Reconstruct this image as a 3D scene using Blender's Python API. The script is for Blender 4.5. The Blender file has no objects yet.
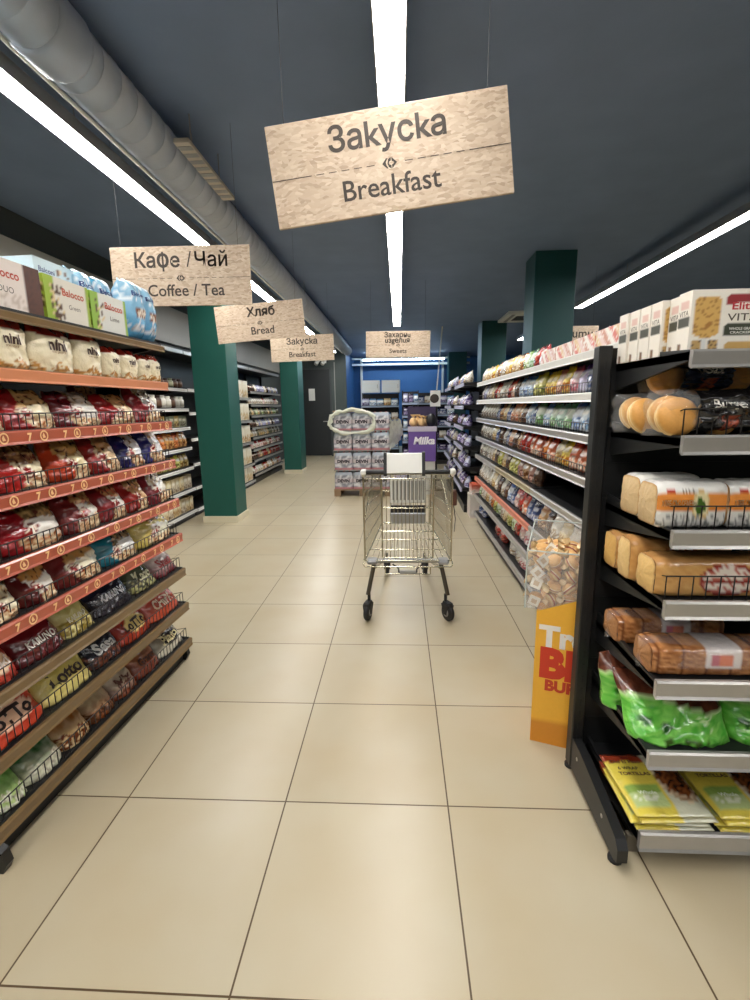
import bpy, math, random
from mathutils import Vector, Matrix, noise
random.seed(7)
S = bpy.context.scene
COL = S.collection
PI = math.pi
def rad(d): return d * PI / 180
def srgb(r, g, b):
    def f(c):
        c = c / 255.0
        return c / 12.92 if c <= 0.04045 else ((c + 0.055) / 1.055) ** 2.4
    return (f(r), f(g), f(b))

# ------------------------------------------------------------------ camera, exposure, world
F, YAW, PIT, ROL, CAMH = 478.203, -0.0520734, 0.193834751, -0.01474576, 1.4395
fw = Vector((math.sin(YAW) * math.cos(PIT), math.cos(YAW) * math.cos(PIT), -math.sin(PIT)))
rt = Vector((math.cos(YAW), -math.sin(YAW), 0))
up = rt.cross(fw)
rt, up = math.cos(ROL) * rt + math.sin(ROL) * up, -math.sin(ROL) * rt + math.cos(ROL) * up
cd = bpy.data.cameras.new('camera')
cd.sensor_fit = 'VERTICAL'; cd.sensor_height = 24; cd.lens = F / 1000 * 24; cd.clip_start = 0.02; cd.clip_end = 100
cam = bpy.data.objects.new('camera', cd); COL.objects.link(cam)
cam.matrix_world = Matrix(((rt.x, up.x, -fw.x, 0), (rt.y, up.y, -fw.y, 0), (rt.z, up.z, -fw.z, CAMH), (0, 0, 0, 1)))
S.camera = cam
S.view_settings.view_transform = 'Standard'
S.view_settings.look = 'None'
S.view_settings.gamma = 1
S.view_settings.use_curve_mapping = False
S.view_settings.exposure = 0.15
LED = 32.0          # strength of the strip lamps
LED_COL = (1.0, 0.97, 0.93)
COOL_COL = (0.62, 0.82, 1.0)
W = bpy.data.worlds.new('world'); S.world = W; W.use_nodes = True
W.node_tree.nodes['Background'].inputs[0].default_value = (0.5, 0.6, 0.75, 1)
W.node_tree.nodes['Background'].inputs[1].default_value = 0.05
CEIL = 3.12

# ------------------------------------------------------------------ materials
MATS = {}
def nodes(m):
    return m.node_tree.nodes, m.node_tree.links
def mat(name, col=(0.5, 0.5, 0.5), rough=0.5, metal=0.0, var=0.0, scale=20.0, emit=0.0, ecol=None, bump=0.0, bscale=60.0, alpha=1.0, coat=0.0, attr=False, spec=0.5):
    if name in MATS: return MATS[name]
    m = bpy.data.materials.new(name); m.use_nodes = True
    n, l = nodes(m); b = n['Principled BSDF']
    b.inputs['Base Color'].default_value = (*col, 1); b.inputs['Roughness'].default_value = rough
    b.inputs['Metallic'].default_value = metal; b.inputs['Alpha'].default_value = alpha
    b.inputs['Coat Weight'].default_value = coat; b.inputs['Specular IOR Level'].default_value = spec
    if emit:
        b.inputs['Emission Color'].default_value = (*(ecol or col), 1); b.inputs['Emission Strength'].default_value = emit
    tc = n.new('ShaderNodeTexCoord')
    src = None
    if attr:
        a = n.new('ShaderNodeVertexColor'); a.layer_name = 'print'; src = a.outputs['Color']
    if var:
        t = n.new('ShaderNodeTexNoise'); t.inputs['Scale'].default_value = scale; t.inputs['Detail'].default_value = 5
        l.new(tc.outputs['Object'], t.inputs['Vector'])
        mr = n.new('ShaderNodeMapRange'); mr.inputs['To Min'].default_value = 1 - var; mr.inputs['To Max'].default_value = 1 + var
        l.new(t.outputs['Fac'], mr.inputs['Value'])
        mx = n.new('ShaderNodeMix'); mx.data_type = 'RGBA'; mx.blend_type = 'MULTIPLY'; mx.inputs['Factor'].default_value = 1
        if src: l.new(src, mx.inputs['A'])
        else: mx.inputs['A'].default_value = (*col, 1)
        l.new(mr.outputs['Result'], mx.inputs['B']); src = mx.outputs['Result']
    if src: l.new(src, b.inputs['Base Color'])
    if bump:
        t = n.new('ShaderNodeTexNoise'); t.inputs['Scale'].default_value = bscale; t.inputs['Detail'].default_value = 3
        l.new(tc.outputs['Object'], t.inputs['Vector'])
        bp = n.new('ShaderNodeBump'); bp.inputs['Strength'].default_value = bump; bp.inputs['Distance'].default_value = 0.01
        l.new(t.outputs['Fac'], bp.inputs['Height']); l.new(bp.outputs['Normal'], b.inputs['Normal'])
    MATS[name] = m
    return m
M_FILM = mat('printed_film', rough=0.22, attr=True, bump=0.7, bscale=26, coat=0.5)
M_CARD = mat('printed_card', rough=0.45, attr=True, var=0.04, scale=90)
M_BAKE = mat('baked_goods', rough=0.55, attr=True, var=0.12, scale=120, bump=0.2, bscale=150)
M_CLEAR = mat('clear_film', (0.95, 0.96, 0.96), rough=0.07, alpha=0.10, bump=1.0, bscale=30, coat=1.0)
M_ACRYL = mat('clear_acrylic', (0.9, 0.93, 0.92), rough=0.06, alpha=0.13)
M_BLACK = mat('black_steel', srgb(26, 27, 28), rough=0.42, var=0.15, scale=40)
M_WIRE = mat('black_wire', srgb(28, 24, 22), rough=0.4, var=0.05)
M_ORANGE = mat('orange_red_rail', srgb(184, 92, 68), rough=0.35, var=0.08, scale=8, coat=0.3)
M_COPPER = mat('pale_orange_rail', srgb(214, 140, 100), rough=0.3, var=0.1, scale=10, coat=0.3)
M_GOLD = mat('rail_emblem_print', srgb(250, 206, 150), rough=0.4, var=0.05)
M_BROWN = mat('brown_rail', srgb(120, 96, 62), rough=0.32, var=0.12, scale=12, coat=0.2)
M_SILVER = mat('silver_rail', srgb(178, 176, 172), rough=0.32, metal=0.55, var=0.06, scale=30)
M_WHITE_RAIL = mat('white_rail', srgb(225, 224, 218), rough=0.35, var=0.04, scale=15)
M_REDRAIL = mat('red_striped_rail', srgb(205, 120, 95), rough=0.4, var=0.25, scale=9)
M_CHROME = mat('chrome_wire', srgb(196, 192, 170), rough=0.2, metal=0.85, var=0.05)
M_RUBBER = mat('black_rubber', srgb(24, 25, 27), rough=0.55, var=0.1)
M_GREYP = mat('grey_plastic', srgb(150, 150, 146), rough=0.4, var=0.05)
M_WHITE = mat('white_plastic', srgb(232, 232, 226), rough=0.35, var=0.03)
M_INK = mat('dark_print', srgb(62, 52, 44), rough=0.6, var=0.04)
M_GREEN = mat('dark_green_paint', srgb(10, 80, 70), rough=0.5, var=0.06, scale=6)
M_TEAL = mat('dark_teal_paint', srgb(16, 74, 76), rough=0.5, var=0.06, scale=6)
M_CREAM = mat('cream_tile_trim', srgb(212, 204, 178), rough=0.3, var=0.05)
M_WOOD = mat('raw_wood', srgb(150, 122, 92), rough=0.7, var=0.2, scale=14)
M_LED = mat('lamp_diffuser', (1, 1, 1), emit=LED, ecol=LED_COL, var=0.01)
M_COOL = mat('cool_lamp_diffuser', (1, 1, 1), emit=42.0, ecol=COOL_COL, var=0.01)
M_DUCT = mat('galvanised_duct', srgb(178, 188, 204), rough=0.42, metal=0.1, var=0.1, scale=10)
M_HOUSE = mat('lamp_housing', srgb(150, 152, 155), rough=0.4, var=0.04)

def osb():
    m = bpy.data.materials.new('strand_board'); m.use_nodes = True; n, l = nodes(m); b = n['Principled BSDF']
    b.inputs['Roughness'].default_value = 0.6
    tc = n.new('ShaderNodeTexCoord'); mp = n.new('ShaderNodeMapping'); mp.inputs['Scale'].default_value = (46, 46, 110)
    nz = n.new('ShaderNodeTexNoise'); nz.inputs['Scale'].default_value = 7; nz.inputs['Detail'].default_value = 2
    mx0 = n.new('ShaderNodeVectorMath'); mx0.operation = 'MULTIPLY_ADD'; mx0.inputs[1].default_value = (0.05, 0.05, 0.05)
    l.new(tc.outputs['Object'], nz.inputs['Vector']); l.new(nz.outputs['Color'], mx0.inputs[0]); l.new(tc.outputs['Object'], mx0.inputs[2])
    l.new(mx0.outputs[0], mp.inputs['Vector'])
    v = n.new('ShaderNodeTexVoronoi'); v.inputs['Scale'].default_value = 1.0; l.new(mp.outputs[0], v.inputs['Vector'])
    sp = n.new('ShaderNodeSeparateColor'); l.new(v.outputs['Color'], sp.inputs[0])
    cr = n.new('ShaderNodeValToRGB'); e = cr.color_ramp
    e.elements[0].color = (*srgb(180, 156, 132), 1); e.elements[1].color = (*srgb(216, 198, 176), 1)
    x = e.elements.new(0.3); x.color = (*srgb(200, 178, 154), 1)
    x = e.elements.new(0.7); x.color = (*srgb(206, 186, 162), 1)
    l.new(sp.outputs[0], cr.inputs[0]); l.new(cr.outputs[0], b.inputs['Base Color'])
    return m
M_OSB = osb()

def floor_mat():
    m = bpy.data.materials.new('beige_floor_tiles'); m.use_nodes = True; n, l = nodes(m); b = n['Principled BSDF']
    tc = n.new('ShaderNodeTexCoord')
    mp = n.new('ShaderNodeMapping'); mp.inputs['Location'].default_value = (0.42815 + 6.0, -0.91106 + 6.0, 0)
    l.new(tc.outputs['Object'], mp.inputs['Vector'])
    br = n.new('ShaderNodeTexBrick'); br.offset = 0; br.squash = 1
    br.inputs['Scale'].default_value = 1; br.inputs['Mortar Size'].default_value = 0.0028; br.inputs['Mortar Smooth'].default_value = 0.1
    br.inputs['Brick Width'].default_value = 0.6; br.inputs['Row Height'].default_value = 0.6
    br.inputs['Color1'].default_value = (*srgb(190, 180, 156), 1); br.inputs['Color2'].default_value = (*srgb(184, 173, 148), 1)
    br.inputs['Mortar'].default_value = (*srgb(84, 66, 42), 1); br.inputs['Bias'].default_value = 0
    l.new(mp.outputs[0], br.inputs['Vector'])
    t = n.new('ShaderNodeTexNoise'); t.inputs['Scale'].default_value = 2.6; t.inputs['Detail'].default_value = 2.5; t.inputs['Roughness'].default_value = 0.5
    l.new(tc.outputs['Object'], t.inputs['Vector'])
    cr = n.new('ShaderNodeValToRGB'); cr.color_ramp.elements[0].position = 0.3; cr.color_ramp.elements[1].position = 0.7
    cr.color_ramp.elements[0].color = (0.93, 0.88, 0.80, 1); cr.color_ramp.elements[1].color = (1.0, 1.0, 0.99, 1)
    l.new(t.outputs['Fac'], cr.inputs[0])
    mx = n.new('ShaderNodeMix'); mx.data_type = 'RGBA'; mx.blend_type = 'MULTIPLY'; mx.inputs['Factor'].default_value = 1
    l.new(br.outputs['Color'], mx.inputs['A']); l.new(cr.outputs[0], mx.inputs['B']); l.new(mx.outputs['Result'], b.inputs['Base Color'])
    mr = n.new('ShaderNodeMapRange'); mr.inputs['To Min'].default_value = 0.27; mr.inputs['To Max'].default_value = 0.33
    l.new(t.outputs['Fac'], mr.inputs['Value']); l.new(mr.outputs[0], b.inputs['Roughness'])
    bp = n.new('ShaderNodeBump'); bp.inputs['Strength'].default_value = 0.3; bp.inputs['Distance'].default_value = 0.002; bp.invert = True
    l.new(br.outputs['Fac'], bp.inputs['Height']); l.new(bp.outputs[0], b.inputs['Normal'])
    return m

# ------------------------------------------------------------------ mesh builder
class MB:
    def __init__(s): s.v = []; s.f = []; s.m = []; s.c = []; s.mats = []; s.smooth = []; s.col = (0.5, 0.5, 0.5)
    def mi(s, m):
        if m not in s.mats: s.mats.append(m)
        return s.mats.index(m)
    def add(s, vs, fs, m, cols=None, smooth=False):
        o = len(s.v); s.v += [tuple(v) for v in vs]
        s.c += [tuple(c) for c in cols] if cols else [s.col] * len(vs)
        k = s.mi(m)
        for f in fs: s.f.append(tuple(o + i for i in f)); s.m.append(k); s.smooth.append(smooth)
    def box(s, a, b, m, col=None, bev=0.0):
        if col is not None: s.col = col
        x0, y0, z0 = [min(p, q) for p, q in zip(a, b)]; x1, y1, z1 = [max(p, q) for p, q in zip(a, b)]
        if bev <= 0:
            vs = [(x0,y0,z0),(x1,y0,z0),(x1,y1,z0),(x0,y1,z0),(x0,y0,z1),(x1,y0,z1),(x1,y1,z1),(x0,y1,z1)]
            s.add(vs, [(0,3,2,1),(4,5,6,7),(0,1,5,4),(1,2,6,5),(2,3,7,6),(3,0,4,7)], m); return
        e = min(bev, (x1-x0)*0.49, (y1-y0)*0.49, (z1-z0)*0.49)
        def ring(d, z): return [(x0+d,y0,z),(x1-d,y0,z),(x1,y0+d,z),(x1,y1-d,z),(x1-d,y1,z),(x0+d,y1,z),(x0,y1-d,z),(x0,y0+d,z)]
        def inset(z): return [(x0+e,y0+e*.6,z),(x1-e,y0+e*.6,z),(x1-e*.6,y0+e,z),(x1-e*.6,y1-e,z),(x1-e,y1-e*.6,z),(x0+e,y1-e*.6,z),(x0+e*.6,y1-e,z),(x0+e*.6,y0+e,z)]
        vs = inset(z0) + ring(e, z0+e) + ring(e, z1-e) + inset(z1)
        fs = [tuple(range(7,-1,-1)), tuple(range(24,32))]
        for r in range(3):
            for i in range(8): fs.append((r*8+i, r*8+(i+1)%8, (r+1)*8+(i+1)%8, (r+1)*8+i))
        s.add(vs, fs, m)
    def tube(s, p, q, r, m, n=6, r2=None, smooth=True, caps=True):
        p, q = Vector(p), Vector(q); d = q - p
        if d.length < 1e-6: return
        a = d.orthogonal().normalized(); b = d.normalized().cross(a); r2 = r if r2 is None else r2
        vs = [p + r*(math.cos(t)*a + math.sin(t)*b) for t in [2*PI*i/n for i in range(n)]] + [q + r2*(math.cos(t)*a + math.sin(t)*b) for t in [2*PI*i/n for i in range(n)]]
        fs = [(i, (i+1)%n, n+(i+1)%n, n+i) for i in range(n)]
        s.add(vs, fs, m, smooth=smooth)
        if caps: s.add(vs, [tuple(range(n-1,-1,-1)), tuple(range(n,2*n))], m)
    def path(s, pts, r, m, n=6):
        for a, b in zip(pts[:-1], pts[1:]): s.tube(a, b, r, m, n)
    def lathe(s, prof, m, n=16, org=(0,0,0), cols=None, axis='z', smooth=True):
        vs = []; cc = []
        for k, (r, z) in enumerate(prof):
            for i in range(n):
                t = 2*PI*i/n
                p = (r*math.cos(t), r*math.sin(t), z)
                if axis == 'x': p = (p[2], p[0], p[1])
                if axis == 'y': p = (p[0], p[2], p[1])
                vs.append((org[0]+p[0], org[1]+p[1], org[2]+p[2])); cc.append(cols[k] if cols else s.col)
        fs = [(k*n+i, k*n+(i+1)%n, (k+1)*n+(i+1)%n, (k+1)*n+i) for k in range(len(prof)-1) for i in range(n)]
        fs += [tuple(range(n-1,-1,-1)), tuple((len(prof)-1)*n+i for i in range(n))]
        s.add(vs, fs, m, cc, smooth)
    def prism(s, pts, a, b, m, axis='x'):
        """profile of 2D points extruded between a and b along an axis"""
        n = len(pts)
        def P(t, p): return (t, p[0], p[1]) if axis == 'x' else ((p[0], t, p[1]) if axis == 'y' else (p[0], p[1], t))
        vs = [P(a, p) for p in pts] + [P(b, p) for p in pts]
        s.add(vs, [(i, (i+1)%n, n+(i+1)%n, n+i) for i in range(n)] + [tuple(range(n-1,-1,-1)), tuple(range(n,2*n))], m)
    def mesh(s, name):
        me = bpy.data.meshes.new(name); me.from_pydata(s.v, [], s.f)
        for m in s.mats: me.materials.append(m)
        me.polygons.foreach_set('material_index', s.m); me.polygons.foreach_set('use_smooth', s.smooth)
        ca = me.color_attributes.new('print', 'FLOAT_COLOR', 'POINT')
        ca.data.foreach_set('color', [x for c in s.c for x in (c[0], c[1], c[2], 1.0)])
        me.update()
        return me
    def build(s, name, parent=None, loc=None, **k):
        o = bpy.data.objects.new(name, s.mesh(name)); COL.objects.link(o)
        if parent: o.parent = parent
        if loc: o.location = loc
        tag(o, **k)
        return o
def tag(o, label=None, cat=None, group=None, kind=None):
    if label: o['label'] = label
    if cat: o['category'] = cat
    if group: o['group'] = group
    if kind: o['kind'] = kind
    return o
def empty(name, loc=(0,0,0), rz=0, **k):
    o = bpy.data.objects.new(name, None); COL.objects.link(o); o.location = loc; o.rotation_euler = (0, 0, rz)
    o.empty_display_size = 0.1
    return tag(o, **k)

# ------------------------------------------------------------------ lettering
TXT = {}
def text_geo(s, bold=0.012):
    """flat lettering: 2D points centred on the origin, cap height about 0.7; returns points, faces, width"""
    if (s, bold) in TXT: return TXT[(s, bold)]
    cu = bpy.data.curves.new('lettering_source', 'FONT'); cu.body = s; cu.align_x = 'CENTER'; cu.offset = bold; cu.resolution_u = 3; cu.size = 1
    ob = bpy.data.objects.new('lettering_source', cu)
    me = bpy.data.meshes.new_from_object(ob)
    vs = [(v.co.x, v.co.y) for v in me.vertices]; fs = [tuple(p.vertices) for p in me.polygons]
    bpy.data.objects.remove(ob); bpy.data.curves.remove(cu); bpy.data.meshes.remove(me)
    w = (max(v[0] for v in vs) - min(v[0] for v in vs)) if vs else 1
    cx = (max(v[0] for v in vs) + min(v[0] for v in vs)) / 2 if vs else 0
    TXT[(s, bold)] = ([(x - cx, y) for x, y in vs], fs, w)
    return TXT[(s, bold)]
def put_text(mb, s, m, fn, x, z, w, col=None, bold=0.012, hmax=None, slant=0.0, tall=1.0):
    """lay lettering of width w with its baseline centre at (x, z) on a front surface fn(x, z) -> (x, y, z)"""
    over = 0
    if any(c in s for c in 'фйХ') or s[:4] == 'Заха' or s[:2] == 'uз': over, bold = max(bold, .006), 0.0
    vs, fs, tw = text_geo(s, bold); k = w / tw
    kz = k*tall if hmax is None else min(k, hmax / 0.72)
    o = [fn(x + p[0]*k + slant*p[1]*k, z + p[1]*kz) for p in vs]
    mb.add(o, fs, m, [col]*len(o) if col else None)
    if over:
        for dx, dz in ((-1, 0), (1, 0), (0, 1), (0, -1)):
            mb.add([fn(x + (p[0] + dx*over*1.6)*k, z + (p[1] + dz*over*1.6)*kz) for p in vs], fs, m, [col]*len(o) if col else None)

# ------------------------------------------------------------------ printed packages (front faces -y)
def lerp(a, b, t): return tuple(x + (y - x)*t for x, y in zip(a, b))
def nz(u, v, s): return noise.noise((u*7 + s*13.1, v*7, s*3.7))
def d_plain(c, c2=None, food=None, band=None, side=None, seed=0, foodv=(0.05, 0.4), bandv=0.82, sidew=0.25):
    c = srgb(*c); c2 = srgb(*c2) if c2 else c; fd = srgb(*food) if food else None
    bd = srgb(*band) if band else None; sd = srgb(*side) if side else None
    def f(u, v):
        k = lerp(c2, c, min(1, max(0, v*1.4 - 0.2 + 0.3*nz(u, v, seed))))
        if sd and u < sidew + 0.06*math.sin(v*9 + seed): k = sd
        if fd and foodv[0] < v < foodv[1] + 0.08*math.sin(u*11 + seed) and nz(u*1.6, v*1.6, seed+5) > -0.12:
            k = lerp(fd, srgb(90, 50, 25), max(0, min(0.7, 0.9*nz(u*3, v*3, seed+9) + 0.2)))
        if bd and v > bandv + 0.03*math.sin(u*7 + seed): k = bd
        return k
    return f
def d_snack(side, main, top, seed):
    """pillow bag: strong coloured left side, clear brown upper part with the snack showing, pale stripe and logo disc"""
    sd, mn, tp = srgb(*side), srgb(*main), srgb(*top)
    def f(u, v):
        e = 0.30 + 0.10*math.sin(v*6 + seed)
        if v > 0.60 + 0.05*math.sin(u*8 + seed):
            k = lerp(tp, srgb(190, 150, 95), max(0, min(1, nz(u*2.2, v*2.2, seed)*1.6 + 0.35)))
            if nz(u*1.6, v*1.6, seed+3) < -0.30: k = srgb(84, 40, 28)
        elif v > 0.30 + 0.05*math.sin(u*7 + seed*2): k = mn
        else:
            k = lerp(srgb(240, 222, 180), srgb(170, 96, 46), max(0, min(1, nz(u*3, v*3, seed+8)*2 + 0.45)))
        if u < e: k = sd
        r = math.hypot((u - e - 0.12)*1.25, v - 0.40)
        if r < 0.15: k = srgb(120, 20, 22)
        if r < 0.12: k = srgb(244, 226, 206)
        if r < 0.09: k = srgb(140, 24, 24)
        return k
    return f
class Bag:
    """soft pillow bag: width w, height h, depth d; seal fin on top; front surface known so that print can lie on it"""
    def __init__(s, w, h, d, design, seed=0, nx=16, nzv=18, pinch=0.10, crump=0.006, m=None, full=1.55, back=None, round_top=False, lean=0.0):
        s.w, s.h, s.d, s.seed, s.pinch, s.crump, s.rt, s.full, s.ln = w, h, d, seed, pinch, crump, round_top, full, lean
        s.mb = MB(); m = m or M_FILM
        vs = []; cs = []; N = (nx+1)*(nzv+1)
        for sgn in (-1, 1):
            for j in range(nzv+1):
                for i in range(nx+1):
                    u, v = i/nx, j/nzv
                    x, z = s.xz(u, v)
                    vs.append((x, sgn*s.prof(u, v) + s.lean(v), z)); cs.append(design(u if sgn < 0 else 1-u, v))
        fs = []
        for sgn in (0, 1):
            o = sgn*N
            for j in range(nzv):
                for i in range(nx):
                    a = o + j*(nx+1) + i; q = (a, a+1, a+nx+2, a+nx+1)
                    fs.append(q if sgn == 0 else q[::-1])
        for j in range(nzv):
            for i in (0, nx):
                a = j*(nx+1)+i; q = (a, a+nx+1, N+a+nx+1, N+a)
                fs.append(q if i == 0 else q[::-1])
        for j in (0, nzv):
            for i in range(nx):
                a = j*(nx+1)+i; q = (a, N+a, N+a+1, a+1)
                fs.append(q if j == 0 else q[::-1])
        s.mb.add(vs, fs, m, cs, True)
    def xz(s, u, v):
        k = 1 - s.pinch*max(0, v - 0.75)/0.25
        wob = 0.012*s.w*math.sin(v*9 + s.seed)
        z = v*s.h
        if v > 0.9: z += 0.02*s.h*math.sin(u*14 + s.seed)
        return ((u - 0.5)*s.w*k + wob, z)
    def prof(s, u, v):
        a = max(0.0, 1 - abs(2*u - 1)**3.2)**0.6
        if s.rt: b = max(0.0, 1 - abs(2*v - 1)**3.2)**0.6
        else: b = max(0.03, min(1, (1 - max(0, v - 0.15)/0.85)*s.full))**0.7 * (0.84 + 0.16*min(1, v/0.10))
        c = s.crump*(noise.noise((u*6 + s.seed, v*7, s.seed*1.7)) + 0.6*noise.noise((u*13, v*15 + s.seed, 2.2)))
        return max(0.003, s.d/2*a*b + c*min(1, a*1.5))
    def lean(s, v): return s.ln*s.h*v**1.15
    def at(s, x, z, off=0.0025):
        v = min(1, max(0, z/s.h)); k = 1 - s.pinch*max(0, v - 0.75)/0.25
        u = min(1, max(0, (x - 0.012*s.w*math.sin(v*9 + s.seed))/(s.w*k) + 0.5))
        return (x, -s.prof(u, v) - off + s.lean(v), z)
    def text(s, t, u, v, wf, col, m=None, **k):
        put_text(s.mb, t, m or M_CARD, s.at, (u-0.5)*s.w, v*s.h, wf*s.w, srgb(*col), **k); return s
def grid_box(w, h, d, design, nx=14, nzv=14, m=None, side=None, top=None):
    """printed carton: front carries the design; sides and top take their own colours or designs"""
    mb = MB(); m = m or M_CARD
    vs = []; cs = []
    for j in range(nzv+1):
        for i in range(nx+1):
            u, v = i/nx, j/nzv; vs.append(((u-.5)*w, -d/2, v*h)); cs.append(design(u, v))
    mb.add(vs, [(j*(nx+1)+i, j*(nx+1)+i+1, (j+1)*(nx+1)+i+1, (j+1)*(nx+1)+i) for j in range(nzv) for i in range(nx)], m, cs)
    n2 = 8
    for sx in (-1, 1):
        vs = []; cs = []
        for j in range(nzv+1):
            for i in range(n2+1):
                u, v = i/n2, j/nzv; vs.append((sx*w/2, (u-.5)*d*(-sx), v*h) if sx < 0 else (sx*w/2, (u-.5)*d, v*h)); cs.append((side or design)(u, v))
        mb.add(vs, [(j*(n2+1)+i, j*(n2+1)+i+1, (j+1)*(n2+1)+i+1, (j+1)*(n2+1)+i) for j in range(nzv) for i in range(n2)], m, cs)
    c = (top or design)(0.5, 0.98)
    mb.add([(-w/2,-d/2,h),(w/2,-d/2,h),(w/2,d/2,h),(-w/2,d/2,h)], [(0,1,2,3)], m, [c]*4)
    mb.add([(-w/2,-d/2,0),(w/2,-d/2,0),(w/2,d/2,0),(-w/2,d/2,0)], [(3,2,1,0)], m, [c]*4)
    mb.add([(-w/2,d/2,0),(w/2,d/2,0),(w/2,d/2,h),(-w/2,d/2,h)], [(1,0,3,2)], m, [design(.5, .1)]*2 + [c]*2)
    return mb
def jar_mesh(h, r, glass, lid, label):
    mb = MB(); g, l, b = srgb(*glass), srgb(*lid), srgb(*label)
    prof = [(r*.8,0),(r,.06*h),(r,.15*h),(r*1.01,.151*h),(r*1.01,.6*h),(r,.601*h),(r,.68*h),(r*.72,.8*h),(r*.72,.82*h),(r*.8,.83*h),(r*.8,.98*h),(r*.7,h)]
    mb.lathe(prof, M_CARD, 12, cols=[g,g,g,b,b,g,g,g,g,l,l,l])
    return mb

# ------------------------------------------------------------------ shelf units (local: x along the front, front faces -y, depth to +y)
class Unit:
    def __init__(s, loc, rz, L, name, label, group=None):
        s.loc = Vector(loc); s.rz = rz; s.L = L; s.e = empty(name, loc, rz, label=label, cat='shelf unit', group=group)
    def w(s, x, y, z):
        c, n = math.cos(s.rz), math.sin(s.rz)
        return Vector((s.loc.x + c*x - n*y, s.loc.y + n*x + c*y, z))
    def put(s, me, name, x, y, z, label, cat, group=None, tilt=0.0, dr=0.0, roll=0.0):
        o = bpy.data.objects.new(name, me); COL.objects.link(o)
        o.location = s.w(x, y, z); o.rotation_euler = (tilt, roll, s.rz + dr)
        return tag(o, label, cat, group)
    def shelf(s, z, depth, rail, rail_h=0.045, fence=0.0, emblem=False, ends=True, wires=0.030, x0=0.0, x1=None, board=M_BLACK, drop=0.012):
        x1 = s.L if x1 is None else x1
        mb = MB(); mb.box((x0+.004, 0.0, z-.022), (x1-.004, depth, z), board)
        for x in (x0+.004, x1-.016):       # tapered side brackets
            mb.prism([(0.0, z-.022), (0.0, z+.004), (depth, z+.03), (depth, z-.085), (depth*.75, z-.07)], x, x+.012, board)
        sh = mb.build('shelf', s.e)
        rb = MB(); t = z + rail_h - 0.042; b = t - rail_h
        prof = [(-.001, t), (-.012, t), (-.017, t-.006), (-.014, b+.008), (-.019, b), (-.012, b-.002), (-.001, b+.004)]
        rb.prism(prof, x0+.002, x1-.002, rail)
        if emblem:
            n = 2*int((x1-x0)/0.15); stp = (x1-x0)/n
            fn = lambda x, zz: (x, -.0185 + .003*(t-zz)/rail_h*0, zz)
            for i in range(n):
                xc = x0 + (i//2*2 + (.55 if i % 2 == 0 else 1.3))*stp
                if i % 2 == 0: put_text(rb, '7', M_GOLD, fn, xc, b+rail_h*.22, .02, bold=0.05)
                else:
                    rr = rail_h*.42; zc = b+rail_h*.5; k = 14
                    vs = [(xc+a*rr*math.cos(2*PI*q/k), -.0188, zc+a*rr*math.sin(2*PI*q/k)) for a in (1, .72) for q in range(k)]
                    rb.add(vs, [(q, (q+1)%k, k+(q+1)%k, k+q) for q in range(k)], M_GOLD)
                    rb.add([(xc-rr*.3,-.0188,zc-rr*.45),(xc+rr*.35,-.0188,zc-rr*.35),(xc+rr*.15,-.0188,zc+rr*.1),(xc-rr*.05,-.0188,zc+rr*.6),(xc-rr*.4,-.0188,zc+rr*.05)], [(0,1,2,3,4)], M_GOLD)
        rb.build('price_rail', sh)
        if fence:
            fb = MB(); zz = z + .004; r = .0018
            fb.tube((x0+.012, .012, z+fence), (x1-.012, .012, z+fence), r*1.3, M_WIRE, 5)
            fb.tube((x0+.012, .012, zz), (x1-.012, .012, zz), r, M_WIRE, 4)
            n = int((x1-x0-.024)/wires)
            for i in range(n+1):
                x = x0+.012 + (x1-x0-.024)*i/n; fb.tube((x, .012, zz-.003), (x, .012, z+fence), r, M_WIRE, 4, caps=False)
            for x in (x0+.012, x1-.012):
                fb.tube((x, .012, z+fence), (x, .07, z+fence*.8), r, M_WIRE, 4); fb.tube((x, .07, zz), (x, .07, z+fence*.8), r, M_WIRE, 4)
            fb.build('wire_fence', sh)
        return sh
    def carcass(s, depth, height, base_h=0.085, kick=0.03, post=True, back=M_BLACK, base=M_BLACK):
        b = MB(); b.box((.01, depth, .02), (s.L-.01, depth+.02, height), back)
        k = int(height/0.12)
        for i in range(k): b.box((.01, depth-.003, .05+i*.12), (s.L-.01, depth, .055+i*.12), back)
        b.build('back_panel', s.e)
        b = MB(); b.box((.006, kick, 0.0), (s.L-.006, depth, base_h), base); b.build('base', s.e)
        if post:
            for x in (.0, s.L-.022):
                b = MB(); b.box((x, depth-.035, 0), (x+.022, depth+.03, height+.02), M_BLACK, bev=.003)
                for i in range(int(height/.05)): b.box((x+.008, depth-.0365, .06+i*.05), (x+.016, depth-.0345, .085+i*.05), M_RUBBER)
                b.build('upright', s.e)

ORD = ['', 'first', 'second', 'third', 'fourth', 'fifth', 'sixth', 'seventh', 'eighth', 'ninth', 'tenth', 'eleventh', 'twelfth', 'thirteenth', 'fourteenth', 'fifteenth', 'sixteenth']

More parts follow.
